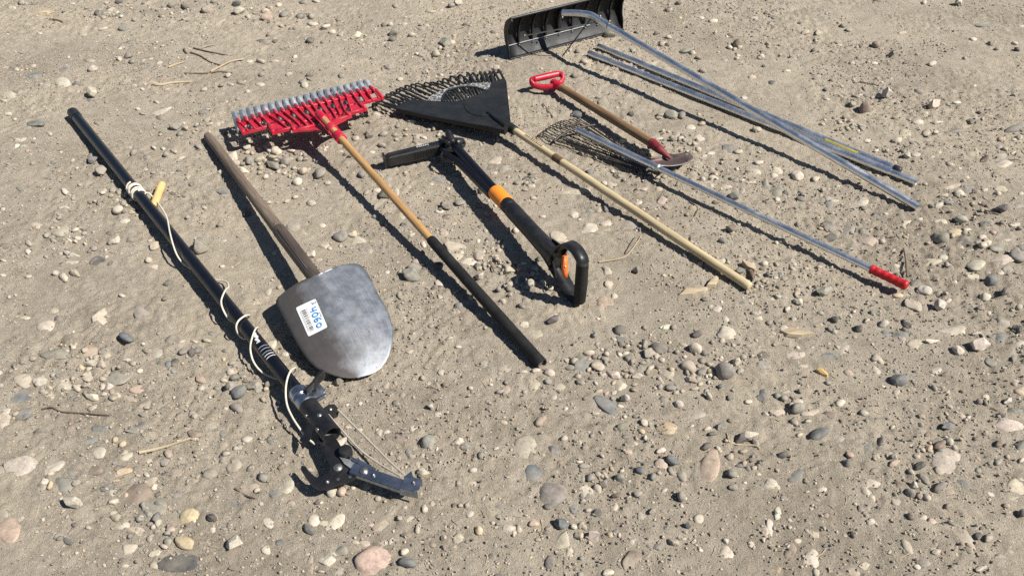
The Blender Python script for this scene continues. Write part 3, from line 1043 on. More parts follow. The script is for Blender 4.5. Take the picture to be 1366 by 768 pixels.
# ------------------------------------------------------------------ stand-up weed puller
def weed_puller():
    Z = zc(490, 160, 2.953)
    S0, S1 = W(608, 198, 0.062), W(737, 339, 0.082)
    root = thing('weed_puller', 'black stand-up weed puller with orange collar, foot pedal and looped hand grip', 'weed puller', Vector((S0.x, S0.y, 0)))
    t, s, u = frame(S0, S1)
    L = (S1 - S0).length
    at = lambda k: S0 + t * k
    def near(px, py):
        d = ray(px, py); o = Vector((0, 0, CAM_H)); n = d.cross(t).cross(d)
        return (o - S0).dot(n) / t.dot(n)
    ko0, ko1 = near(661.5, 254), near(677, 271.5)
    lf = -s if (S0 - s).x < (S0 + s).x else s        # towards the left of the picture
    MB().tube([at(-0.02), at(ko0 + 0.01)], [0.0205, 0.0190], 16).build('shaft', M['black_gloss'], root)
    o2 = lf * 0.026 - u * 0.008
    MB().tube(smooth_path([at(-0.035) + o2 * 1.6, at(0.0) + o2 * 1.6, at(0.05) + o2 * 1.35, at(0.09) + o2, at(ko0 * 0.6) + o2 * 0.85, at(ko0 + 0.005) + o2 * 0.7], 4), 0.0150, 14).build('push_rod', M['black_gloss'], root)
    MB().tube([at(ko0), at(ko0 + 0.006), at(ko1 - 0.006), at(ko1)], [0.0265, 0.0292, 0.0288, 0.0262], 22, flat=(u, 0.9)).build('orange_collar', M['orange'], root)
    MB().tube([at(ko1 - 0.004), at(ko1 + 0.004), at(ko1 + 0.022), at(ko1 + 0.028)], [0.0255, 0.0270, 0.0270, 0.0230], 20).build('collar_ring', M['black_plastic'], root)
    MB().tube([at(ko1 + 0.02), at(ko1 + 0.04), at(L * 0.8), at(L - 0.02), at(L + 0.032)], [0.0220, 0.0280, 0.0275, 0.0300, 0.0335], 20).build('handle_tube', M['black_plastic'], root)
    # looped grip standing on edge
    B0 = W(773, 401, 0.020)
    e = Vector((B0.x - S1.x, B0.y - S1.y, 0))
    D = e.length
    e.normalize()
    sd_ = e.cross(UP)
    G = lambda k, z: Vector((S1.x, S1.y, 0)) + e * k + UP * z
    up_arm = smooth_path([G(D * 0.08, 0.098), G(D * 0.20, 0.118), G(D * 0.30, 0.150), G(D * 0.47, 0.180), G(D * 0.75, 0.193), G(D * 0.95, 0.184), G(D * 1.02, 0.168)], 5)
    MB().strip(up_arm, sd_, [0.046 - 0.008 * i / len(up_arm) for i in range(len(up_arm))], 0.006, UP).build('upper_arm', M['black_plastic'], root)
    lo_arm = smooth_path([G(-0.04, 0.072), G(0.0, 0.060), G(D * 0.35, 0.034), G(D * 0.7, 0.016), G(D * 1.02, 0.012)], 5)
    MB().strip(lo_arm, sd_, [0.050 - 0.010 * i / len(lo_arm) for i in range(len(lo_arm))], 0.008, UP).build('lower_arm', M['black_plastic'], root)
    for sg in (-1, 1):
        MB().prism([G(-0.035, 0.112) + sd_ * 0.021 * sg, G(0.055, 0.132) + sd_ * 0.021 * sg, G(0.034, 0.085) + sd_ * 0.021 * sg, G(0.060, 0.035) + sd_ * 0.021 * sg, G(-0.03, 0.058) + sd_ * 0.021 * sg], sd_ * (-0.004 * sg)).build('fork_cheek', M['black_plastic'], root)
    MB().dome([G(D, 0.022), G(D * 1.01, 0.09), G(D * 1.0, 0.168)], [0.0185, 0.0195, 0.0185], 18, (0.4, 0.3)).build('grip_bar', M['black_rubber'], root)
    tp, tb = W(753, 341, 0.125), W(754, 370, 0.065)
    tm = lerp(tp, tb, 0.5)
    tg = MB().strip([tp, lerp(tp, tb, 0.3), tm, lerp(tp, tb, 0.75), tb], sd_, [0.010, 0.016, 0.020, 0.013, 0.009], 0.012, e).build('trigger', M['orange_red'], root)
    MB().disc(tm - Vector((ray(753, 355).normalized())) * 0.006, -ray(753, 355), 0.0045, 0.002, 10, 0.001).build('trigger_screw', M['bolt'], root)
    # pedal: a deep tapered bar with an end flange
    P0, P1 = W(513, 214.5, 0.030), W(597, 195, 0.046)
    tp_, sp_, up_ = frame(P0, P1)
    LP = (P1 - P0).length
    pd = MB()
    pd.box(lerp(P0, P1, 0.5), tp_ * LP / 2, sp_ * 0.0175, up_ * 0.0225, 1.08, 0.30)
    pedal = pd.build('foot_pedal', M['black_plastic'], root)
    MB().box(P0 + up_ * 0.002, tp_ * 0.0045, sp_ * 0.019, up_ * 0.027, 1.0, 0.35).build('pedal_flange', M['black_plastic'], root)
    fr = sp_ if sp_.y < 0 else -sp_
    for k in range(9):
        p = lerp(P0, P1, 0.47 + 0.045 * k) + fr * 0.0182 - up_ * 0.001
        MB().box(p, tp_ * 0.0026, fr * 0.0014, up_ * 0.0125).build('pedal_rib', M['black_rubber'], pedal)
    MB().strip([lerp(P0, P1, 0.08) + fr * 0.0120 + up_ * 0.0226, lerp(P0, P1, 0.95) + fr * 0.0125 + up_ * 0.0240], fr, 0.004, 0.003, UP).build('pedal_edge', M['black_plastic'], pedal)
    # white name on top of the pedal
    cu = bpy.data.curves.new('pedal_lettering', 'FONT')
    cu.body = 'FISKARS'
    cu.size = 0.0125
    cu.extrude = 0.0004
    cu.space_character = 1.08
    to = bpy.data.objects.new('pedal_lettering_curve', cu)
    COL.objects.link(to)
    dg = bpy.context.evaluated_depsgraph_get()
    me = bpy.data.meshes.new_from_object(to.evaluated_get(dg))
    bpy.data.objects.remove(to)
    me.name = 'pedal_lettering'
    xa, za = tp_, up_
    ya = za.cross(xa)
    base = lerp(P0, P1, 0.52) + fr * 0.002 + up_ * 0.0252
    mw = Matrix(((xa.x, ya.x, za.x, base.x), (xa.y, ya.y, za.y, base.y), (xa.z, ya.z, za.z, base.z), (0, 0, 0, 1)))
    me.transform(Matrix.Translation(-origin(root)) @ mw)
    link('pedal_lettering', me, M['white_print'], pedal)
    # housing, strap and folded claws
    hc = W(605, 196, 0.060)
    MB().dome([hc - UP * 0.035, hc + UP * 0.002], 0.036, 20, (0.2, 0.35)).build('housing', M['black_plastic'], root)
    ring = []
    for i in range(22):
        an = 2 * math.pi * i / 22
        ring.append(hc + Vector((0.043 * math.cos(an), 0.040 * math.sin(an), 0.008 + 0.006 * math.sin(an + 1.0))))
    MB().tube(ring, 0.0048, 8, closed=True).build('strap', M['black_rubber'], root)
    loop = [Z(300, 125), Z(290, 145), Z(305, 162), Z(340, 168), Z(362, 155)]
    MB().tube(smooth_path([W(*p, 0.055) for p in loop], 4), 0.005, 8).build('pedal_link', M['black_steel'], root)
    for (x0, y0, z0, x1, y1, z1, r) in ((335, 90, 0.085, 318, 50, 0.105, 0.0155), (322, 95, 0.085, 298, 68, 0.085, 0.010), (348, 92, 0.08, 372, 84, 0.075, 0.017), (315, 88, 0.07, 283, 76, 0.055, 0.006)):
        a, b = W(*Z(x0, y0), z0), W(*Z(x1, y1), z1)
        MB().dome([a, lerp(a, b, 0.6), b], [r, r, r * 0.8], 12, (0.3, 0.7)).build('claw', M['black_steel'], root)
    return root

# ------------------------------------------------------------------ black poly leaf rake
def leaf_rake():
    Z = zc(490, 80, 6.505)
    E = W(1001, 383, 0.0155)
    root = thing('leaf_rake', 'black plastic leaf rake with pale wooden handle', 'rake', Vector((E.x, E.y, 0)))
    p0, p1, p2 = W(*Z(245, 415), 0.045), W(*Z(1195, 165), 0.045), W(*Z(1238, 560), 0.072)
    nrm = (p1 - p0).cross(p2 - p0).normalized()
    if nrm.z < 0:
        nrm = -nrm
    S = lambda x, y, off=0.0: on_plane(*Z(x, y), p0 + nrm * off, nrm)
    A = W(*Z(1240, 588), 0.058)
    t, s, u = frame(E, A)
    L = (A - E).length
    at = lambda k: E + t * k
    def near(px, py):
        d = ray(px, py); o = Vector((0, 0, CAM_H)); n = d.cross(t).cross(d)
        return (o - E).dot(n) / t.dot(n)
    handle = MB().dome([at(0.004), at(0.02), at(L * 0.5), at(L - 0.02), at(L + 0.06)], [0.0135, 0.0142, 0.0142, 0.0135, 0.012], 18, (0.3, 0)).build('handle', M['wood_pale'], root)
    kb = near(745, 212)
    MB().tube([at(kb - 0.022), at(kb + 0.022)], 0.01465, 18, cap=False).build('printed_band', M['brown_print'], handle)
    k0, k1 = near(724, 197), near(702, 182)
    rr = random.Random(9)
    k = k0
    while k < k1:
        w = rr.uniform(0.004, 0.008)
        mb = MB()
        for q, an in ((k, -0.35), (k, 0.25), (k + w, 0.25), (k + w, -0.35)):
            mb.v.append(at(q) + (u * math.cos(an) + s * math.sin(an)) * 0.0148)
        mb.face((0, 1, 2, 3))
        mb.build('printed_letter', M['brown_print'], handle)
        k += w + 0.0035
    # fan plate with a cut-out, its skirt, grille and a clear label strip
    plate = [(245, 415), (300, 376), (385, 343), (520, 352), (650, 362), (760, 360), (860, 340), (950, 306), (1025, 268), (1064, 236), (1080, 192), (1188, 160), (1203, 185), (1222, 370), (1243, 555), (1190, 606), (900, 553), (500, 478)]
    MB().prism([S(*q) for q in plate], nrm * -0.006).build('fan_plate', M['black_poly'], root)
    def skirt(a, b, dep):
        P_, Q_ = S(*a), S(*b)
        nn = (Q_ - P_).cross(nrm).normalized()
        MB().prism([P_, Q_, Q_ - nn * 0.004, P_ - nn * 0.004], nrm * -dep).build('skirt', M['black_poly'], root)
    skirt((243, 419), (1190, 609), 0.019)
    skirt((1190, 609), (1246, 556), 0.022)
    skirt((1246, 556), (1206, 182), 0.018)
    MB().tube(smooth_path([S(860, 345, 0.0005), S(843, 388, 0.001), S(862, 436, 0.001), S(915, 470, 0.001), S(985, 484, 0.001), S(1060, 478, 0.0005)], 5), 0.0022, 6).build('moulded_line', M['black_plastic'], root)
    MB().dome([S(1048, 455, 0.001), S(1120, 510, 0.003), S(1210, 580, 0.0)], [0.0075, 0.010, 0.013], 10, (0.5, 0)).build('neck_ridge', M['black_poly'], root)
    MB().dome([at(L - 0.03), at(L + 0.02), at(L + 0.075)], [0.0185, 0.0195, 0.017], 16, (0.2, 0.3)).build('socket', M['black_poly'], root)
    arc = [(652, 360), (656, 325), (690, 272), (760, 243), (860, 233), (950, 242), (1028, 268)]
    MB().tube(smooth_path([S(*q, -0.001) for q in arc], 5), 0.0042, 8).build('grille_rim', M['black_poly'], root)
    sa = smooth_path([S(*q, -0.003) for q in arc], 8)
    sb = smooth_path([S(*q, -0.003) for q in ((655, 362), (760, 360), (860, 340), (950, 306), (1025, 270))], 8)
    nb = 15
    for i in range(nb):
        f = (i + 0.5) / nb
        fa, fb = 0.06 + 0.92 * f, f
        p = sa[int(fa * (len(sa) - 1))]; q = sb[int(max(0, fb - 0.02) * (len(sb) - 1))]
        MB().strip([p, q], (q - p).cross(nrm).normalized(), 0.0095, 0.003, UP).build('grille_bar', M['black_poly'], root)
    lab = [(522, 350), (540, 318), (600, 286), (690, 246), (780, 222), (860, 209), (960, 200), (1074, 197), (1064, 232), (1028, 266), (950, 238), (860, 228), (755, 238), (685, 268), (650, 318), (648, 360)]
    MB().prism([S(*q, -0.004) for q in lab], nrm * -0.0012).build('label_strip', M['label'], root)
    # tines: out over the dirt, then hooked down
    bases = smooth_path([S(*q, -0.006) for q in ((252, 424), (310, 385), (400, 352), (520, 338), (610, 290), (690, 250), (780, 224), (900, 208), (1000, 200), (1085, 190), (1185, 168))], 10)
    tips = smooth_path([W(*Z(*q), 0.019) for q in ((50, 380), (105, 338), (175, 292), (260, 258), (350, 222), (450, 207), (590, 183), (700, 152), (850, 122), (960, 104), (1062, 96), (1135, 94))], 10)
    nt_ = 24
    for i in range(nt_):
        f = i / (nt_ - 1)
        b = bases[int(round(f * (len(bases) - 1)))]
        q = tips[int(round(f * (len(tips) - 1)))] + Vector((random.uniform(-.004, .004), random.uniform(-.006, .006), random.uniform(-.004, .004)))
        dv = (q - b); dv.z = 0
        ln = dv.length
        dv.normalize()
        path = [b - dv * 0.02, lerp(b, q, 0.5) + UP * 0.004, lerp(b, q, 0.86) + UP * 0.003, q, q + dv * 0.003 - UP * 0.008, q - dv * 0.002 - UP * 0.017]
        MB().tube(smooth_path(path, 3), 0.0062, 7, flat=(UP, 0.45)).build('tine', M['black_poly'], root)
    return root

# ------------------------------------------------------------------ wire shrub rake on an aluminium pole
def wire_rake():
    Z = zc(700, 140, 7.189)
    A, E = W(770, 173, 0.056), W(1208, 380.5, 0.034)
    root = thing('wire_shrub_rake', 'narrow wire-tined rake on a thin aluminium pole with red vinyl grip', 'rake', Vector((E.x, E.y, 0)))
    t, s, u = frame(A, E)
    L = (E - A).length
    at = lambda k: A + t * k
    def near(px, py):
        d = ray(px, py); o = Vector((0, 0, CAM_H)); n = d.cross(t).cross(d)
        return (o - A).dot(n) / t.dot(n)
    kg, kc = near(1161, 359), near(879, 221.5)
    MB().tube([at(0.0), at(0.015), at(0.05), at(kc), at(kc + 0.002), at(kg)], [0.0095, 0.0115, 0.0125, 0.0125, 0.0108, 0.0108], 16).build('pole', M['aluminium'], root)
    MB().tube([at(kc - 0.007), at(kc - 0.005), at(kc + 0.005), at(kc + 0.007)], [0.0125, 0.0150, 0.0150, 0.0115], 16).build('pole_collar', M['edge_steel'], root)
    gl = L - kg
    gp, gr = [], []
    for i in range(33):
        f = i / 32
        gp.append(at(kg + gl * f)); gr.append(0.0138 + (0.0006 * math.cos(f * 2 * math.pi * 5) if 0.08 < f < 0.85 else 0.001) + (0.0015 if f > 0.92 else 0))
    MB().dome(gp, gr, 18, (0, 0.45)).build('grip', M['red_grip'], root)
    # hub, tension bar and wire tines
    hubp = W(*Z(1262, 628), 0.032)
    hb = MB()
    hb.box(hubp, t * 0.020, s * 0.016, u * 0.010, 1.0, 0.2)
    hb.box(lerp(hubp, at(kc - 0.02), 0.5), t * 0.010, s * 0.006, (at(kc - 0.02) - hubp) * 0.42)
    hb.build('hub_bracket', M['dark_wire'], root)
    MB().tube(smooth_path([W(*Z(1165, 628), 0.036), W(*Z(1185, 612), 0.042), W(*Z(1230, 622), 0.04), W(*Z(1275, 642), 0.036)], 4), 0.0035, 8).build('hub_clip', M['edge_steel'], root)
    cb = smooth_path([W(*Z(280, 352), 0.018), W(*Z(350, 290), 0.027), W(*Z(480, 232), 0.034), W(*Z(580, 207), 0.034), W(*Z(672, 192), 0.029)], 6)
    MB().tube(cb, 0.0048, 8).build('tension_bar', M['dark_wire'], root)
    tips = smooth_path([W(*Z(128, 292), 0.012), W(*Z(200, 235), 0.018), W(*Z(290, 180), 0.024), W(*Z(400, 145), 0.024), W(*Z(545, 128), 0.018)], 8)
    nt_ = 16
    for i in range(nt_):
        f = i / (nt_ - 1)
        c = cb[int(round(f * (len(cb) - 1)))] - UP * 0.006
        q = tips[int(round(f * (len(tips) - 1)))]
        h = hubp + s * (0.012 * (f * 2 - 1)) * (1 if (at(0) + s - at(0)).dot(cb[-1] - cb[0]) > 0 else -1)
        dv = (q - c); dv.z = 0; dv.normalize()
        path = [h, lerp(h, c, 0.5) - UP * 0.004, c, lerp(c, q, 0.6), q, q + dv * 0.006 - UP * 0.012]
        MB().tube(smooth_path(path, 4), 0.0020, 6).build('wire_tine', M['dark_wire'], root)
    MB().strip([hubp, lerp(hubp, cb[len(cb) // 2], 0.45) - UP * 0.004, ], s, [0.020, 0.032], 0.0015, UP).build('spring_plate', M['blued'], root)
    return root

# ------------------------------------------------------------------ short D-handled edger
def edger():
    Z = zc(690, 80, 4.519)
    Y = zc(840, 170, 10.97)
    A, B = W(*Z(246, 155), 0.038), W(*Z(822, 508), 0.052)
    root = thing('hand_edger', 'short brown wooden tool with red D-shaped grip and rusty curved red blade', 'garden hoe', Vector((A.x, A.y, 0)))
    t, s, u = frame(A, B)
    L = (B - A).length
    at = lambda k: A + t * k
    MB().tube([at(-0.02), at(L * 0.2), at(L * 0.6), at(L)], [0.0155, 0.0165, 0.0175, 0.0180], 18).build('handle', M['wood_brown'], root)
    # grip
    g = MB()
    bL, bR = W(*Z(104, 116), 0.062), W(*Z(246, 84), 0.062)
    bar = MB().dome([bL, lerp(bL, bR, 0.5), bR], [0.0135, 0.0145, 0.0135], 14, (0.5, 0.5)).build('grip_bar', M['red_plastic'], root)
    lp = smooth_path([W(*Z(104, 116), 0.062), W(*Z(86, 126), 0.056), W(*Z(98, 150), 0.042), W(*Z(150, 166), 0.034), W(*Z(215, 160), 0.038)], 6)
    MB().tube(lp, 0.0100, 12, flat=(UP, 1.35)).build('grip_arm', M['red_plastic'], root)
    rp = smooth_path([W(*Z(246, 84), 0.062), W(*Z(268, 92), 0.060), W(*Z(274, 118), 0.048), W(*Z(258, 140), 0.042), W(*Z(228, 156), 0.038)], 6)
    MB().tube(rp, 0.0100, 12, flat=(UP, 1.35)).build('grip_arm', M['red_plastic'], root)
    MB().dome([at(-0.035), at(-0.01), at(0.022)], [0.0175, 0.0200, 0.0180], 16, (0.4, 0)).build('grip_socket', M['red_plastic'], root)
    # steel socket narrowing into the blade
    P = lambda x, y, z: W(*Y(x, y), z)
    MB().tube([at(L - 0.015), at(L - 0.010), P(430, 318, 0.052), P(490, 365, 0.046), P(545, 415, 0.040), P(600, 455, 0.034)], [0.0180, 0.0192, 0.0170, 0.0125, 0.0090, 0.0055], 16).build('socket', M['rust_red'], root)
    # curved plate: dished, the far rim and both ends lifted
    top = [(230, 500), (300, 468), (380, 432), (470, 420), (560, 380), (640, 393), (720, 384), (800, 364), (875, 350)]
    bot = [(235, 545), (300, 560), (390, 566), (490, 562), (590, 566), (690, 556), (780, 540), (850, 517), (932, 440)]
    n, m = len(top), 6
    rows = []
    for i in range(n):
        x = abs(i / (n - 1) * 2 - 1)
        row = []
        for j in range(m + 1):
            f = j / m
            z = 0.034 + 0.012 * x * x - 0.014 * math.sin(f * math.pi) * (1 - 0.5 * x) + 0.004 * (1 - f)
            row.append(P(lerp(top[i][0], bot[i][0], f), lerp(top[i][1], bot[i][1], f), z))
        rows.append(row)
    mb = MB()
    for sd_ in (0, 1):
        for row in rows:
            for p in row:
                mb.v.append(p - UP * 0.0035 * sd_)
    w_ = m + 1
    base = n * w_
    for i in range(n - 1):
        for j in range(m):
            q = (i * w_ + j, i * w_ + j + 1, (i + 1) * w_ + j + 1, (i + 1) * w_ + j)
            mb.face(q); mb.face([base + k for k in q][::-1])
    rim = [i * w_ for i in range(n)] + [(n - 1) * w_ + j for j in range(1, w_)] + [i * w_ + m for i in range(n - 2, -1, -1)] + [j for j in range(m - 1, 0, -1)]
    for k in range(len(rim)):
        a_, b_ = rim[k], rim[(k + 1) % len(rim)]
        mb.face((a_, b_, base + b_, base + a_), None, False)
    blade = mb.build('blade', M['blade_red'], root)
    MB().tube(smooth_path([rows[i][m] + UP * 0.0004 for i in range(1, n - 1)], 4), 0.0013, 6).build('worn_edge', M['edge_steel'], blade)
    return root

# ------------------------------------------------------------------ roof rake
def roof_rake():
    Z2, Z3 = zc(660, 0, 8.533), zc(740, 0, 8.533)
    Q0, Q1 = W(680.5, 80, 0.0), W(831, 40, 0.0)
    root = thing('roof_rake', 'black plastic roof rake head on a long bent aluminium tube', 'roof rake', Q0)
    w = (Q1 - Q0).normalized()
    Wd = (Q1 - Q0).length
    f = w.cross(UP).normalized()
    if f.y > 0:
        f = -f                       # towards the camera
    def P(a, d, h):                  # along, forward, up
        return Q0 + w * a + f * d + UP * h
    prof = [(0.0, 0.001), (-0.022, 0.030), (-0.040, 0.062), (-0.050, 0.092), (-0.052, 0.122), (-0.045, 0.152), (-0.026, 0.178), (0.0, 0.197), (0.010, 0.201)]
    def dish(a):                     # ends of the head stand a little forward
        return 0.0
    th = 0.004
    mb = MB()
    na = 12
    pr = smooth_path([Vector((d, h, 0)) for d, h in prof], 3)
    npf = len(pr)
    for sd_ in (0, 1):
        for i in range(na + 1):
            for p in pr:
                mb.v.append(P(Wd * i / na, p.x - th * sd_, p.y))
    base = (na + 1) * npf
    for i in range(na):
        for j in range(npf - 1):
            q = (i * npf + j, (i + 1) * npf + j, (i + 1) * npf + j + 1, i * npf + j + 1)
            mb.face(q); mb.face([base + k for k in q][::-1])
    rim = [i * npf for i in range(na + 1)] + [na * npf + j for j in range(1, npf)] + [i * npf + npf - 1 for i in range(na - 1, -1, -1)] + [j for j in range(npf - 2, 0, -1)]
    for k in range(len(rim)):
        a_, b_ = rim[k], rim[(k + 1) % len(rim)]
        mb.face((a_, b_, base + b_, base + a_), None, False)
    head = mb.build('rake_head', M['black_poly'], root)
    # end plates, rolled top lip, middle ledge, bottom edge
    for a in (-0.002, Wd + 0.002):
        outl = [P(a, p.x, p.y) for p in pr] + [P(a, 0.020, 0.190), P(a, -0.004, 0.165), P(a, -0.022, 0.125), P(a, -0.020, 0.085), P(a, -0.006, 0.045)]
        MB().prism(outl, w * (0.004 if a < 0.1 else -0.004)).build('end_plate', M['black_poly'], root)
    MB().tube([P(0, 0.008, 0.199), P(Wd, 0.008, 0.199)], 0.006, 10).build('top_lip', M['black_plastic'], root)
    MB().tube([P(0.004, -0.031, 0.054), P(Wd * 0.72, -0.031, 0.054)], 0.0024, 6).build('middle_ledge', M['edge_poly'], root)
    MB().tube([P(0, 0.002, 0.004), P(Wd, 0.002, 0.004)], 0.004, 8).build('bottom_edge', M['black_poly'], root)
    for i in range(8):
        a = Wd * (0.10 + 0.80 * i / 7)
        wd_ = 0.022 if i in (3,) else 0.0095
        MB().strip(smooth_path([P(a, 0.000, 0.190), P(a, -0.018, 0.165), P(a, -0.034, 0.120), P(a, -0.034, 0.080), P(a, -0.036, 0.050)], 3), w, [wd_ * (1.3 - 0.05 * k) for k in range(13)], 0.012, f).build('rib', M['black_poly'], root)
        MB().disc(P(a, -0.026, 0.047), f, 0.004, 0.002, 10, 0.001).build('rivet', M['bolt'], root)
    # tube
    J = [W(*Z3(88, 150), 0.182), W(*Z3(200, 150), 0.190), W(*Z3(330, 158), 0.200), W(*Z3(420, 178), 0.204), W(*Z3(520, 235), 0.203), W(*Z3(620, 300), 0.198)]
    E = W(1225, 276.5, 0.0150)
    j2 = J[-1]
    tube = MB().tube(smooth_path(J, 4) + [lerp(j2, E, 0.33), lerp(j2, E, 0.66), E], 0.0140, 18, bore=(0, 0.05)).build('bent_tube', M['aluminium'], root)
    t, s, u = frame(j2, E)
    MB().tube([lerp(j2, E, -0.004), lerp(j2, E, 0.0)], 0.0146, 18).build('tube_joint', M['bolt'], root)
    for x, y in ((518, 192), (622, 248)):
        p = on_plane(*Z3(x, y), lerp(J[4], J[5], 0.5) + u * 0.0125, u)
        MB().disc(p, u, 0.0045, 0.004, 10, 0.003).build('spring_button', M['bolt'], root)
    hp = lerp(E, j2, 0.022) + u * 0.0141
    MB().disc(hp - u * 0.001, u, 0.0035, 0.0012, 10).build('button_hole', M['ink'], tube)
    MB().disc(lerp(E, j2, 0.003), -t, 0.0119, 0.0008, 16).build('tube_mouth', M['ink'], tube)  # dark disc put in for the shade inside the open bore
    # braces
    b0 = W(*zc(640, 0, 6.21)(370, 297), 0.095)
    jn = W(*Z3(480, 258), 0.185)
    MB().tube([b0, lerp(b0, jn, 0.5), jn], 0.0032, 8).build('brace_rod', M['bolt'], root)
    MB().disc(b0, f, 0.006, 0.004, 10, 0.002).build('brace_bolt', M['bolt'], root)
    g0, g1 = W(*Z3(85, 645), 0.004), W(*Z3(418, 210), 0.190)
    MB().tube([g0, lerp(g0, g1, 0.5), g1], 0.0026, 8).build('brace_rod', M['black_steel'], root)
    MB().disc(W(*Z3(85, 200), 0.172), f, 0.005, 0.004, 10, 0.002).build('brace_bolt', M['bolt'], root)
    return root

def loose_tubes():
    # capped tube with the yellow label
    A, B = W(798, 61.5, 0.014), W(1197, 226.5, 0.017)
    r1 = thing('aluminium_tube', 'aluminium extension tube with black end plug and yellow label strip', 'tube', Vector((A.x, A.y, 0)), 'loose aluminium extension tubes')
    t, s, u = frame(A, B)
    L = (B - A).length
    at = lambda k: A + t * k
    MB().tube([at(0), at(0.004), at(0.10), at(0.105), at(L - 0.01)], [0.0120, 0.0128, 0.0128, 0.0140, 0.0140], 18, bore=(0.04, 0)).build('tube_wall', M['aluminium'], r1)
    MB().tube([at(L - 0.016), at(L - 0.014), at(L + 0.010), at(L + 0.013)], [0.0140, 0.0153, 0.0151, 0.0128], 18).build('end_plug', M['black_plastic'], r1)
    d = ray(1100, 190); o = Vector((0, 0, CAM_H)); n = d.cross(t).cross(d); k0 = (o - A).dot(n) / t.dot(n)
    d = ray(1144, 208); n = d.cross(t).cross(d); k1 = (o - A).dot(n) / t.dot(n)
    mb = MB()
    fs = s if s.y < 0 else -s
    for i in range(5):
        an = 0.62 + 0.60 * i / 4
        dd = u * math.cos(an) + fs * math.sin(an)
        mb.v.append(at(k0) + dd * 0.0143); mb.v.append(at(k1) + dd * 0.0143)
    for i in range(4):
        mb.face((2 * i, 2 * i + 1, 2 * i + 3, 2 * i + 2))
    mb.build('label_strip', M['yellow'], r1)
    # plain tube
    A, B = W(785.5, 71, 0.014), W(1223, 243.5, 0.0135)
    r2 = thing('aluminium_tube', 'plain aluminium tube, the nearer of the two lying beside the roof rake shaft', 'tube', Vector((A.x, A.y, 0)), 'loose aluminium extension tubes')
    t, s, u = frame(A, B)
    L = (B - A).length
    at = lambda k: A + t * k
    MB().tube([at(0), at(0.005), at(L - 0.10), at(L - 0.095), at(L)], [0.0132, 0.0140, 0.0140, 0.0127, 0.0125], 18, bore=(0.04, 0.05)).build('tube_wall', M['aluminium'], r2)
    MB().disc(at(L - 0.004), t, 0.0106, 0.0008, 16).build('tube_mouth', M['ink'], r2)  # black disc painted as the bore's shade at the near end
    return r1, r2

def extra_materials():
    # crumpled clear label: pale flecks over the black behind it
    m, nt, N, L, B = nodes_of('crumpled_label')
    tc = N.new('ShaderNodeTexCoord')
    n1 = noise(nt, tc.outputs['Object'], 75, 4, 0.7)
    c = ramp(nt, n1.outputs[0], [(0.40, (0.03, 0.03, 0.03)), (0.52, (0.20, 0.20, 0.19)), (0.64, (0.58, 0.58, 0.56))]).outputs[0]
    L.new(c, B.inputs['Base Color'])
    B.inputs['Roughness'].default_value = 0.3
    bump(nt, B, n1.outputs[0], 0.8, 0.004)
    M['label'] = m
    M['edge_poly'] = mat_simple('scuffed_poly', (0.30, 0.31, 0.31), 0.5, 0, 0.1, 0.2)
    # red paint mostly worn to rusty steel
    m, nt, N, L, B = nodes_of('worn_red_blade')
    tc = N.new('ShaderNodeTexCoord')
    n1 = noise(nt, tc.outputs['Object'], 21, 4, 0.6)
    n2 = noise(nt, tc.outputs['Object'], 120, 5, 0.7)
    f = ramp(nt, n1.outputs[0], [(0.60, (0, 0, 0)), (0.72, (0.8, 0.8, 0.8))]).outputs[0]
    a = ramp(nt, n2.outputs[0], [(0.3, (0.055, 0.040, 0.038)), (0.7, (0.13, 0.10, 0.092))]).outputs[0]
    L.new(mixc(nt, f, a, (0.22, 0.018, 0.030)), B.inputs['Base Color'])
    B.inputs['Roughness'].default_value = 0.5
    B.inputs['Metallic'].default_value = 0.25
    bump(nt, B, n2.outputs[0], 0.2, 0.001)
    M['blade_red'] = m

extra_materials()
pole_saw()
shovel()
red_rake()
weed_puller()
leaf_rake()
wire_rake()
edger()
roof_rake()
loose_tubes()
# ================================================================== stones
TONE = {'w': (0.47, 0.42, 0.345), 't': (0.37, 0.32, 0.25), 'g': (0.21, 0.197, 0.172), 'd': (0.055, 0.055, 0.056), 'b': (0.105, 0.118, 0.125),
        'p': (0.36, 0.27, 0.215), 'y': (0.43, 0.335, 0.21), 'r': (0.17, 0.125, 0.10), 'k': (0.075, 0.062, 0.07)}
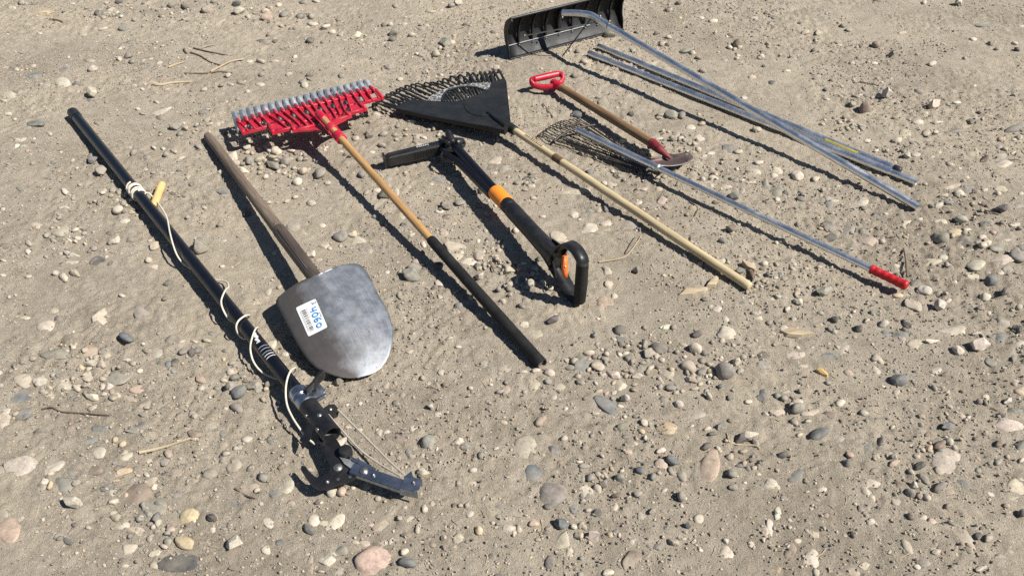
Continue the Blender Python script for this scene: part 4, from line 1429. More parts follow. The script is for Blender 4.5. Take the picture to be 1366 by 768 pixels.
# one line per tile of the survey: "x y w h tone type [angle]" in quarter pixels, then | between stones
SURVEY = {
(0, 0): "65 45 50 20 w e|240 142 30 14 d l|210 172 35 14 w e|525 70 45 25 d l|410 85 30 22 w l|590 55 60 20 w e 10|645 88 70 22 g e|560 90 50 20 w e|635 15 45 20 d l|540 150 80 20 w e 10|660 155 60 22 b e|440 182 55 20 t e|340 375 65 28 b e|495 368 50 40 w l|640 312 35 30 w a|685 300 50 28 g l|705 330 40 22 d l|190 412 110 32 b e|335 452 70 40 w e|50 515 60 30 w e|45 612 50 24 w e|845 605 110 28 w e 15|855 632 60 28 d e|945 680 65 36 g l|960 715 45 36 b l|990 690 40 30 t l|1105 58 60 32 t l|1145 12 45 22 g l|1265 28 50 28 d l|1275 70 55 36 w l|1320 88 40 28 w l|990 40 50 40 d l|920 30 60 26 g l|860 90 30 18 d l|1220 408 40 22 w l|1230 452 45 16 w l|1280 440 50 20 g l|1330 325 50 18 w e|1155 662 60 30 w e 20|1105 645 50 24 t e|265 720 45 22 w l|200 650 70 70 b e|520 660 45 18 d l|740 585 30 18 w l|835 545 40 20 t l|480 325 60 16 t e|1085 600 60 26 b e|100 755 40 20 w e|120 20 40 22 g l|1270 530 30 24 g l|1090 480 40 22 t l|1320 490 30 22 w l|90 368 40 16 w e|175 350 40 22 w e|250 460 60 26 t e|410 450 50 22 b e|760 478 30 16 w l|650 250 40 14 t e|760 610 40 16 g l|20 540 40 12 w e",
(0, 192): "105 240 40 24 b l|178 107 32 22 b l|388 90 30 20 w l|395 290 30 24 g l|718 52 45 34 g l|605 250 42 40 g l|635 265 36 36 g l|560 245 40 24 w l|665 322 40 36 g l|455 388 60 22 b e -5|340 342 60 22 w e 5|320 380 50 28 t e|480 312 32 18 r l|15 345 30 20 w e|705 498 90 46 g e 10|592 640 40 24 d e 15|625 515 55 40 w l|590 520 40 40 g l|320 460 100 55 t e 5|420 460 36 18 w l|415 500 55 28 w l 15|285 512 45 26 g l|250 480 40 40 g l|155 527 50 34 w l|152 572 50 34 w l|145 600 36 22 p l|245 598 34 22 t l|380 590 70 28 w l|370 512 40 24 w l|400 688 65 40 t l 10|365 630 70 30 w e 10|300 690 40 40 t l|18 625 40 20 w e|15 700 40 20 w e|825 545 60 40 t l 10|830 665 80 26 w e|1185 255 70 36 b e|1050 285 80 36 y e 15|1175 432 42 38 g l|920 265 40 26 d l -30|1025 220 36 22 d l|780 245 55 40 g l|1335 85 60 56 g l|1185 650 32 24 w l|790 80 50 24 b e|905 745 70 24 d e 20|960 75 60 20 w e 20|1315 360 45 60 d l|210 430 80 40 t e|1090 340 40 24 w l|1195 515 30 12 w e|1005 395 30 20 g l|205 370 30 18 g l|1300 150 50 36 w l|1260 115 50 40 t l|890 60 40 26 g l|930 40 50 28 t l|870 20 40 22 w l|820 15 40 22 w l|530 260 40 24 g l|510 360 26 20 w l|1320 20 50 40 w l|1060 20 60 30 g l",
(0, 384): "125 675 110 65 b e 15|25 715 75 90 w e|335 445 130 60 g e -10|275 350 150 62 g e 5|475 343 95 60 p e 5|610 338 60 45 w e 20|560 345 60 50 g e|490 410 90 45 w l 10|550 415 55 45 t l|520 375 40 36 g l|490 372 40 30 w l|915 280 75 42 d e 8|760 135 90 75 g e 25|530 175 105 65 w e 35|250 205 90 50 w e 15|655 45 45 26 w l 10|50 50 28 22 w l|885 65 36 26 d l|310 165 45 35 k e|840 355 70 45 w e 10|780 340 40 28 d l|750 540 95 42 p e 12|770 620 130 55 d e 20|820 550 30 50 d e|730 745 120 50 b e 10|765 692 32 20 b l|535 760 70 30 b e|130 408 42 36 k l|495 585 75 45 w l 10|475 622 48 26 w l|585 542 50 40 w l 15|550 530 36 40 w l -30|450 522 38 28 w l|380 570 55 30 b e|335 500 65 45 w e 25|340 535 80 55 t e|205 500 55 50 w l 20|230 530 40 36 g l|130 505 80 60 t e|265 525 40 30 w l|675 390 60 30 w l 10|710 405 50 32 t l|1080 490 60 38 p l|925 440 42 34 b e|1055 585 40 28 r l|1130 235 55 35 b e|1105 280 55 30 w l|1040 280 36 22 w l|970 290 50 22 w l 20|985 345 55 45 g l|1060 335 45 45 g l|1070 372 30 24 p l|1195 375 40 30 y l|1240 398 45 36 g l|1250 475 50 40 g l|1195 490 50 34 w l|1160 530 40 36 g l|1205 640 28 28 w l|1240 520 50 60 g l|850 395 40 20 b e 30|770 308 26 22 w l|395 318 34 32 w l|490 298 30 20 w l|465 470 60 60 t e|350 385 80 45 g e 10|500 650 60 30 t e|40 655 60 40 w e|570 605 40 24 g e|130 155 70 24 w e|290 125 60 40 t e|270 575 40 20 w e|690 590 60 34 t e|620 575 60 30 t e",
(0, 576): "260 218 130 55 w e 28|505 30 130 55 b e 18|730 3 100 20 b e|530 115 85 55 w e|675 132 85 45 w e 30|635 190 60 35 d e 5|655 228 110 48 y e 15|785 225 45 38 w l|790 175 50 45 t e|740 235 28 18 w l|728 272 50 32 b e|505 322 75 42 d e 10|607 328 50 42 w e|573 305 28 24 w l|340 290 100 75 b e|650 497 85 48 w e 15|730 530 90 50 t e|955 418 32 28 g l|1130 450 78 60 d a|1245 390 130 80 b e 5|1218 492 30 40 d e|1250 716 60 34 r l|400 495 45 36 k l|390 468 26 20 k l|690 615 90 70 w e 40|830 650 60 42 w e 20|658 684 45 28 k e|663 712 50 22 w e|560 705 30 30 w e|470 700 40 30 t e|110 465 70 40 w e 15|105 503 30 28 w l|20 450 50 60 t e|1240 175 85 85 t e 40|1320 100 26 26 d l|1345 300 90 60 p e 10|865 535 60 45 t e|845 335 40 30 k e 30|955 345 70 60 g e 5|885 225 50 30 k e|880 165 50 40 g e|395 170 50 30 b e|225 295 36 26 d e|400 215 70 40 b e|610 435 60 30 t e|795 585 30 24 b e|590 220 26 20 w l|820 500 40 40 w l|850 480 40 30 g l|890 495 30 20 w l|895 560 30 26 w l|880 610 50 40 t l|500 205 90 50 r e 5|1015 270 50 16 d e|330 355 30 30 w l|320 330 30 20 w l|1040 40 50 24 w e",
(342, 0): "318 8 50 18 w l|248 12 60 22 g l|65 98 80 34 p l|50 65 50 26 w l|120 30 36 20 w l|65 45 30 20 d l|235 95 55 28 d l|295 92 40 28 g l|300 128 65 24 w e|260 145 50 18 w e|25 215 65 38 d e|75 188 45 20 r l|100 222 26 24 d l|290 220 55 28 d a|355 228 26 14 d l|440 105 40 18 r l|450 185 45 26 t e|680 130 30 26 d l|715 130 36 20 w l|735 182 60 32 g l|728 212 45 26 d l|1040 35 45 24 g l|740 32 36 20 g l|1115 130 30 14 d l|1015 232 60 38 g l|1045 235 40 30 w l|960 292 60 28 t l|1020 298 34 22 w l|880 295 40 22 g l|855 290 24 16 w l|700 360 50 22 g l|205 300 28 24 w l|200 325 28 24 d l|100 325 60 22 w e|25 328 60 26 t l|285 405 45 22 d l|285 425 40 18 g l|345 375 26 14 g l|250 440 50 26 g l|260 458 40 40 w a|765 420 40 20 w l|808 390 24 18 d l|720 460 24 16 g l|910 382 28 18 w l|1280 365 40 28 w l|175 400 40 20 t l|30 400 40 24 g l|830 190 40 20 w l|550 170 40 20 b e|600 720 70 36 g a|680 715 50 30 g l|740 720 40 24 g l|755 675 28 26 g l|850 748 42 32 d l|530 737 45 30 w e|870 722 70 36 w e|605 650 34 26 g a|830 650 60 24 w e|50 730 40 40 w l|165 750 30 30 w l|345 722 30 24 w l|20 450 60 24 w e|640 610 50 20 w e|930 60 60 16 t e",
(342, 192): "105 38 75 36 w l 15|85 75 90 46 t l|85 115 85 46 g l|165 95 70 55 g l|20 85 60 40 t l|235 80 40 34 g l|25 130 40 30 t l|150 160 30 20 w l|145 120 40 20 t l|210 288 36 26 w l|65 313 36 30 w l|295 318 65 36 w l|690 265 75 60 d l|640 245 60 30 w e|745 255 40 40 w e|620 40 45 24 w e|670 8 50 24 g l|635 385 36 32 b l|540 513 65 34 w e|510 485 60 30 t e|362 538 75 38 t e|295 585 40 50 w l|250 475 55 36 t e 30|590 560 80 50 g e|205 445 70 40 g e|350 435 50 26 w e|95 580 26 30 w l|775 675 40 30 w l|975 650 70 45 k l|1070 552 105 50 t e|1135 632 90 40 w e|1070 600 70 40 t e|1180 580 80 60 t e|1190 710 55 50 w l|895 530 40 40 w e|1000 475 50 36 t e|965 185 75 30 b e -5|930 212 40 20 t e|1022 235 28 22 w l|1010 335 70 40 g a|1195 330 40 30 d l|1235 380 34 24 d l|880 390 40 30 g l|770 385 70 40 t e|1325 130 75 50 g e|1265 92 110 34 t e|1265 150 50 26 t e|760 155 28 28 r l|795 150 26 22 w l|1340 665 60 50 t l|975 735 40 50 w e|1195 245 40 40 d l|870 8 50 20 w e|1350 750 40 40 t l|190 40 60 30 w l|60 20 60 30 t l|120 150 30 20 w l|200 130 30 24 t l|590 415 30 20 r l|620 330 30 20 w l|50 180 40 24 w l|480 10 36 20 g l|500 70 30 18 d l",
(342, 384): "1078 312 36 22 w l|1150 310 30 30 g l|1035 60 22 18 r l|1330 430 75 50 g e|1100 465 28 22 r l|1220 410 60 40 g e|1180 410 26 16 r l|1250 518 28 20 w l|1300 552 46 38 g l|485 620 24 22 w l|555 612 28 22 w e|70 520 50 40 g l|115 600 40 30 w l|845 745 55 50 w e 10|970 675 50 34 w e|775 565 40 36 g e|790 150 50 24 w e 15|770 45 40 45 g e|1075 95 50 30 b e|40 600 40 30 t l",
(342, 576): "735 35 90 60 r e -5|825 110 65 70 g e 30|925 150 42 36 k l|755 138 36 30 g e|1070 52 58 50 w l|1115 75 50 45 g l|1280 98 36 20 w l 20|455 50 60 50 w l|155 290 100 60 w e 40|95 330 75 45 b e|5 305 40 40 w l|25 378 40 22 w l 40|345 370 24 24 w l|345 480 50 40 w e|650 350 36 44 t l|895 398 30 34 w l|1055 388 34 32 k l|1125 395 30 26 t l|1285 398 65 30 b e -10|1120 168 36 20 b e|575 602 66 54 t e 15|880 655 26 20 w l|885 745 24 20 d l|385 685 85 65 w e|455 735 90 70 g e|440 620 80 60 g e|820 465 80 50 w e 35|655 500 100 50 t e 25|675 590 60 36 t e|1340 510 60 60 w e 20|345 740 40 26 w l|290 700 30 70 t e|275 645 40 24 w e|1295 450 40 30 g e|75 480 70 60 w e|885 580 40 24 w e|940 605 40 30 r e|800 550 60 24 k e|490 580 70 40 g e",
(684, 0): "385 335 60 28 w l|520 190 70 34 g l|575 215 26 14 d l|330 405 40 32 d l|345 275 30 24 d l|765 178 26 24 d l|825 240 36 24 d l|800 235 55 22 t l|830 200 40 18 w l|660 172 30 16 d l|925 270 80 30 g l|960 280 36 26 w l|990 308 40 20 d l|1160 250 36 28 w l|1325 300 40 24 w l|1340 353 28 16 d l|1015 375 44 26 g l|1280 410 50 20 t e|1240 520 45 20 w e|1335 522 30 14 d l|1065 112 60 24 w e|790 610 60 26 g l|900 612 42 44 g l|780 625 36 22 w l|630 605 36 30 d l|1005 658 55 26 y e|950 680 60 24 w e|865 720 80 36 g e|780 740 60 30 w e|900 740 40 30 w e|990 740 60 40 w e|345 612 60 34 b l|585 755 40 28 w l|825 55 36 20 d l|1290 95 60 18 w e|885 20 30 16 d l|1195 70 40 16 d l|640 275 40 20 g l|575 550 20 16 w l|1000 95 50 14 w e|1130 320 40 14 t e|1210 330 40 14 t e",
(684, 192): "440 72 34 30 g l|568 173 30 22 g l|52 140 34 26 g l|75 205 40 26 w l|105 200 30 24 g l|65 240 36 24 g l|110 288 40 30 w l|405 365 45 55 b e|495 345 32 36 b e|325 365 50 50 w e 10|510 420 90 32 w e 12|500 455 50 24 t e|620 425 110 50 g e|460 350 50 30 t e|290 250 160 50 t e|530 215 70 50 t e -20|670 310 45 30 w e|670 238 36 20 r l|700 240 50 24 t e|745 320 90 60 g e 10|815 335 34 26 r l|795 300 50 40 t l|930 375 30 24 r l|950 505 30 30 d l|1275 640 36 40 w a|1340 635 46 36 w l|1335 660 40 24 d l|735 62 40 26 w l|1055 45 55 26 w l|990 25 40 34 w l|1060 210 60 36 w e|1070 180 60 30 t e|1185 195 50 34 g e|1265 200 70 22 w e|1285 148 70 34 w e|1345 220 50 50 g e|1170 275 70 46 b l|1085 303 55 26 d l|1220 250 40 34 g e|400 270 26 22 b l|525 745 70 50 t e|500 680 60 36 t e|160 385 40 20 w e|150 610 46 50 g l|100 740 60 34 t l|40 670 40 34 p l|15 460 40 40 w l|1150 630 30 20 w l|20 620 36 30 g l|30 710 36 30 g l|150 750 50 36 g l|100 680 40 26 d l|60 640 30 24 w l|120 630 36 26 d l|1140 230 60 24 w e|1020 60 40 20 w e|1310 100 60 24 w e|1200 40 60 26 t e",
(684, 384): "540 48 50 30 w e|45 105 55 32 d a -10|230 150 40 26 w e|120 250 100 55 t e 5|55 205 60 36 w e|582 290 60 40 b e|575 262 40 22 w l|538 275 36 28 w l|450 300 36 26 g l|365 268 36 20 k l|475 330 30 22 w l|700 305 38 52 g l|718 353 65 46 g l|765 362 36 32 w l|620 380 60 50 g l|600 352 40 26 w l|570 358 30 30 w l|640 340 34 26 d l|405 382 36 26 g l|362 385 65 40 g l -10|370 435 85 75 b e|300 385 60 34 t e|305 430 55 32 d a|535 460 68 58 w l|662 472 60 36 w l|690 430 70 40 g e|735 430 50 36 w l|765 420 40 26 d l|440 517 36 28 w l|425 490 50 30 g l|575 522 72 56 w e -15|460 560 50 30 y e 15|125 455 50 26 w e|110 515 70 60 t e|60 450 44 28 w l|585 600 40 50 d a|600 590 50 46 w l|440 675 45 28 w l|935 420 90 70 t l|820 460 90 60 t e|1010 450 55 40 g l|1055 450 36 46 b l|1045 410 40 34 t l|955 495 55 44 p l|960 465 30 24 w l|1160 420 40 30 g l|1210 445 50 36 g l|1045 505 26 30 w l|970 540 50 30 w l|1000 515 36 26 t l|1030 550 40 30 g l|1150 230 100 80 w e|1330 415 80 40 g e|1325 570 60 50 b e|1255 612 45 26 w e|1345 675 40 36 w l|1290 480 60 60 r e|580 745 60 44 g l|545 755 30 30 d l|660 685 50 30 g l|955 735 36 28 w l|1038 752 50 34 w l|1155 710 36 30 d a|730 725 30 40 g l|700 720 40 50 t l|210 590 60 70 w e|980 680 90 50 t e|250 530 60 40 t e|885 395 30 24 b l|700 400 50 30 t l|610 445 60 30 t l|530 370 60 36 g e|830 205 90 26 w e 15|385 595 34 26 r l|455 165 26 22 w l|1090 110 50 50 w e|1300 130 60 30 w e|1310 160 60 34 w e|405 440 40 30 t l|480 470 36 26 w l|650 520 40 26 t l|540 560 40 30 w l|870 560 40 30 t l|905 555 30 24 w l|1130 400 40 26 t l|990 420 30 24 g l",
(684, 576): "215 110 70 45 b e 15|330 405 54 66 b e 10|400 418 46 36 w l|375 505 46 44 t l|355 550 40 56 t l|325 505 36 50 w l|700 105 30 24 r l|605 25 50 36 d a|480 285 46 50 g a|555 345 60 40 r a|1255 192 40 36 b l|1178 295 60 44 g l -15|1235 270 22 22 w l|1070 10 60 30 d a|1345 540 60 130 w e|700 452 60 34 g e|800 430 36 26 b e|860 590 56 60 t l|965 580 40 36 t a|1000 632 24 30 w l|1138 645 70 70 w e 30|300 645 60 50 w e|270 590 90 90 t e|505 750 66 50 w l|640 690 120 100 r e|380 335 80 70 w e|380 190 60 30 g e|355 165 40 24 w l|415 150 50 40 w e|370 250 80 36 t e|665 340 50 36 g e|680 355 30 24 g l|1310 225 40 30 w e|760 610 60 40 b e|10 530 30 40 w e|910 572 36 26 t l|620 270 26 22 w l|580 215 30 24 w l|1110 97 24 20 w l|180 540 40 30 d e",
(1026, 0): "580 5 60 14 d l|1140 135 80 26 b e|425 162 55 24 g l|390 145 40 18 d l|190 178 60 26 t l|260 180 40 28 t e|240 270 40 18 d l|440 342 36 18 w l|565 250 50 26 r a|485 248 26 16 d l|95 380 50 20 w l|440 560 50 30 g a|485 505 40 14 w e|630 578 36 12 w e|1175 238 40 20 d l|1085 215 50 16 w e|1310 235 40 26 w l|865 345 60 26 w l|1330 735 34 34 w a|1000 552 50 14 w e|800 660 80 20 w e|895 655 70 16 w e|970 700 100 24 b e|890 712 40 24 w e|525 752 50 24 w e|725 715 50 40 t e|835 715 50 36 t e|1270 487 30 16 d l|1095 457 32 16 w l|710 182 60 14 w e|1345 142 50 14 w e|730 335 50 24 d l|825 15 30 26 w l|1040 315 30 16 w l|620 675 30 14 d l|550 520 40 20 t l|1210 265 30 16 d l|1320 270 40 20 d l",
(1026, 192): "88 255 40 34 d l|42 292 40 28 w l|55 135 90 30 w e|25 165 50 26 w e|345 308 55 18 w e|410 480 80 50 g e|500 468 50 30 g e|602 515 40 32 w l|660 572 32 20 w l|680 650 46 26 w e|805 402 62 22 w e|925 412 80 30 w e|930 275 60 26 w l|960 310 60 26 b e|970 355 36 18 w e|1050 515 100 55 d e|1055 455 60 22 w e|1165 530 50 26 w e|1135 500 50 26 w e|1130 550 50 40 w l|1210 560 75 36 b e|1070 572 60 30 g e|1335 328 60 36 b e|1155 430 55 34 b e|1215 618 130 45 w e -3|1085 700 80 40 w e|1170 685 40 26 g e|930 605 55 32 w e|865 630 100 40 t e|970 655 60 50 w e|770 740 60 40 b l|1090 45 80 36 t e|1145 85 60 34 r l|1235 110 80 30 w e|1225 70 70 40 g e|1015 130 30 14 w e|905 45 40 20 w e|1250 235 90 40 t e|1220 262 36 30 w l|1070 245 50 40 b e|955 225 90 30 t e|1345 265 40 20 w e|1310 435 60 20 w e|1270 515 70 20 w e|780 60 60 26 w e|440 560 40 16 w e|600 380 70 40 b e|770 500 80 30 b e|310 440 60 34 d e|570 42 36 16 w l|250 190 50 30 t e|1145 245 50 24 w e|1255 30 40 26 w l|1300 50 40 22 w l|1270 670 60 36 g e|1230 690 50 26 w e",
(1026, 384): "955 65 50 34 w l|770 95 70 46 t e -30|1330 100 45 36 w l|680 250 115 55 b e|960 230 120 60 t e|1240 190 80 50 b e|1320 220 45 60 d l|1215 270 80 46 b e|1185 388 70 65 b e -30|785 300 110 50 t e|865 283 70 30 w l|945 457 46 30 k l|1108 517 60 30 g l|1180 507 36 16 w l|1200 645 70 30 r a|1285 660 90 40 b e|1060 692 34 26 w l|215 670 65 36 w e|75 590 44 40 g l|40 575 40 40 b l|85 555 50 30 w l|470 220 48 42 d l|385 328 60 60 t e -30|125 350 105 45 w e -5|150 318 30 26 w l|180 415 70 20 w e|310 370 90 36 b e|290 408 60 36 b e|150 70 50 40 w l|95 108 45 32 w a|60 50 75 30 w e 5|155 30 40 34 t e|345 235 30 40 w l 40|430 150 26 30 w a|1100 245 60 24 w a|515 715 36 32 g l|655 740 40 30 t l|40 660 70 50 t e|155 755 50 30 g l|560 385 40 40 w e|565 440 40 50 w e|1340 310 50 40 w e|1350 550 80 60 w e|1170 580 60 40 t e|730 35 50 26 w e|135 690 34 26 g l|205 715 40 24 w l|130 720 40 30 t l|680 560 50 34 t e|1090 100 70 40 g e|1290 350 60 40 g e",
(1026, 576): "375 38 70 55 g e|285 68 36 24 d l|655 135 46 36 b l|850 88 46 40 p l|818 97 34 34 p l|840 15 34 26 r l|1220 68 56 40 r l|1105 35 46 28 d l|198 263 40 26 b e|20 262 85 80 w e|555 275 90 65 w e|555 210 55 30 k e|575 130 50 50 t e|520 90 60 34 b e|770 285 46 46 w l|800 345 40 40 p l|948 395 50 36 r l|690 292 50 40 r e|625 297 34 20 d l|1045 580 180 80 t e -60|1110 555 60 46 d l -30|1128 517 36 26 d l|885 578 34 22 r l|5 540 60 130 w e|240 555 60 60 t e|148 583 50 34 w e|102 608 30 26 w l|105 470 30 30 w l|458 382 26 26 w l|640 640 26 24 w l|300 602 30 24 b l|430 740 100 50 t e -25|1120 730 56 36 w l|1250 660 80 60 g e|740 760 50 24 d l|35 735 50 40 y e|300 450 36 40 r e|50 440 50 70 w e|275 310 60 40 w e 10|1300 360 80 36 w e|1195 330 70 30 w e -30|1320 300 100 90 t e|725 60 80 40 t e|685 365 70 46 t e|1340 155 40 34 w l|405 550 30 24 w e|205 320 34 18 w l|160 18 40 30 w l|520 710 60 40 t e|820 460 50 34 w e 20|210 490 30 30 b e|835 355 20 30 w l",
}
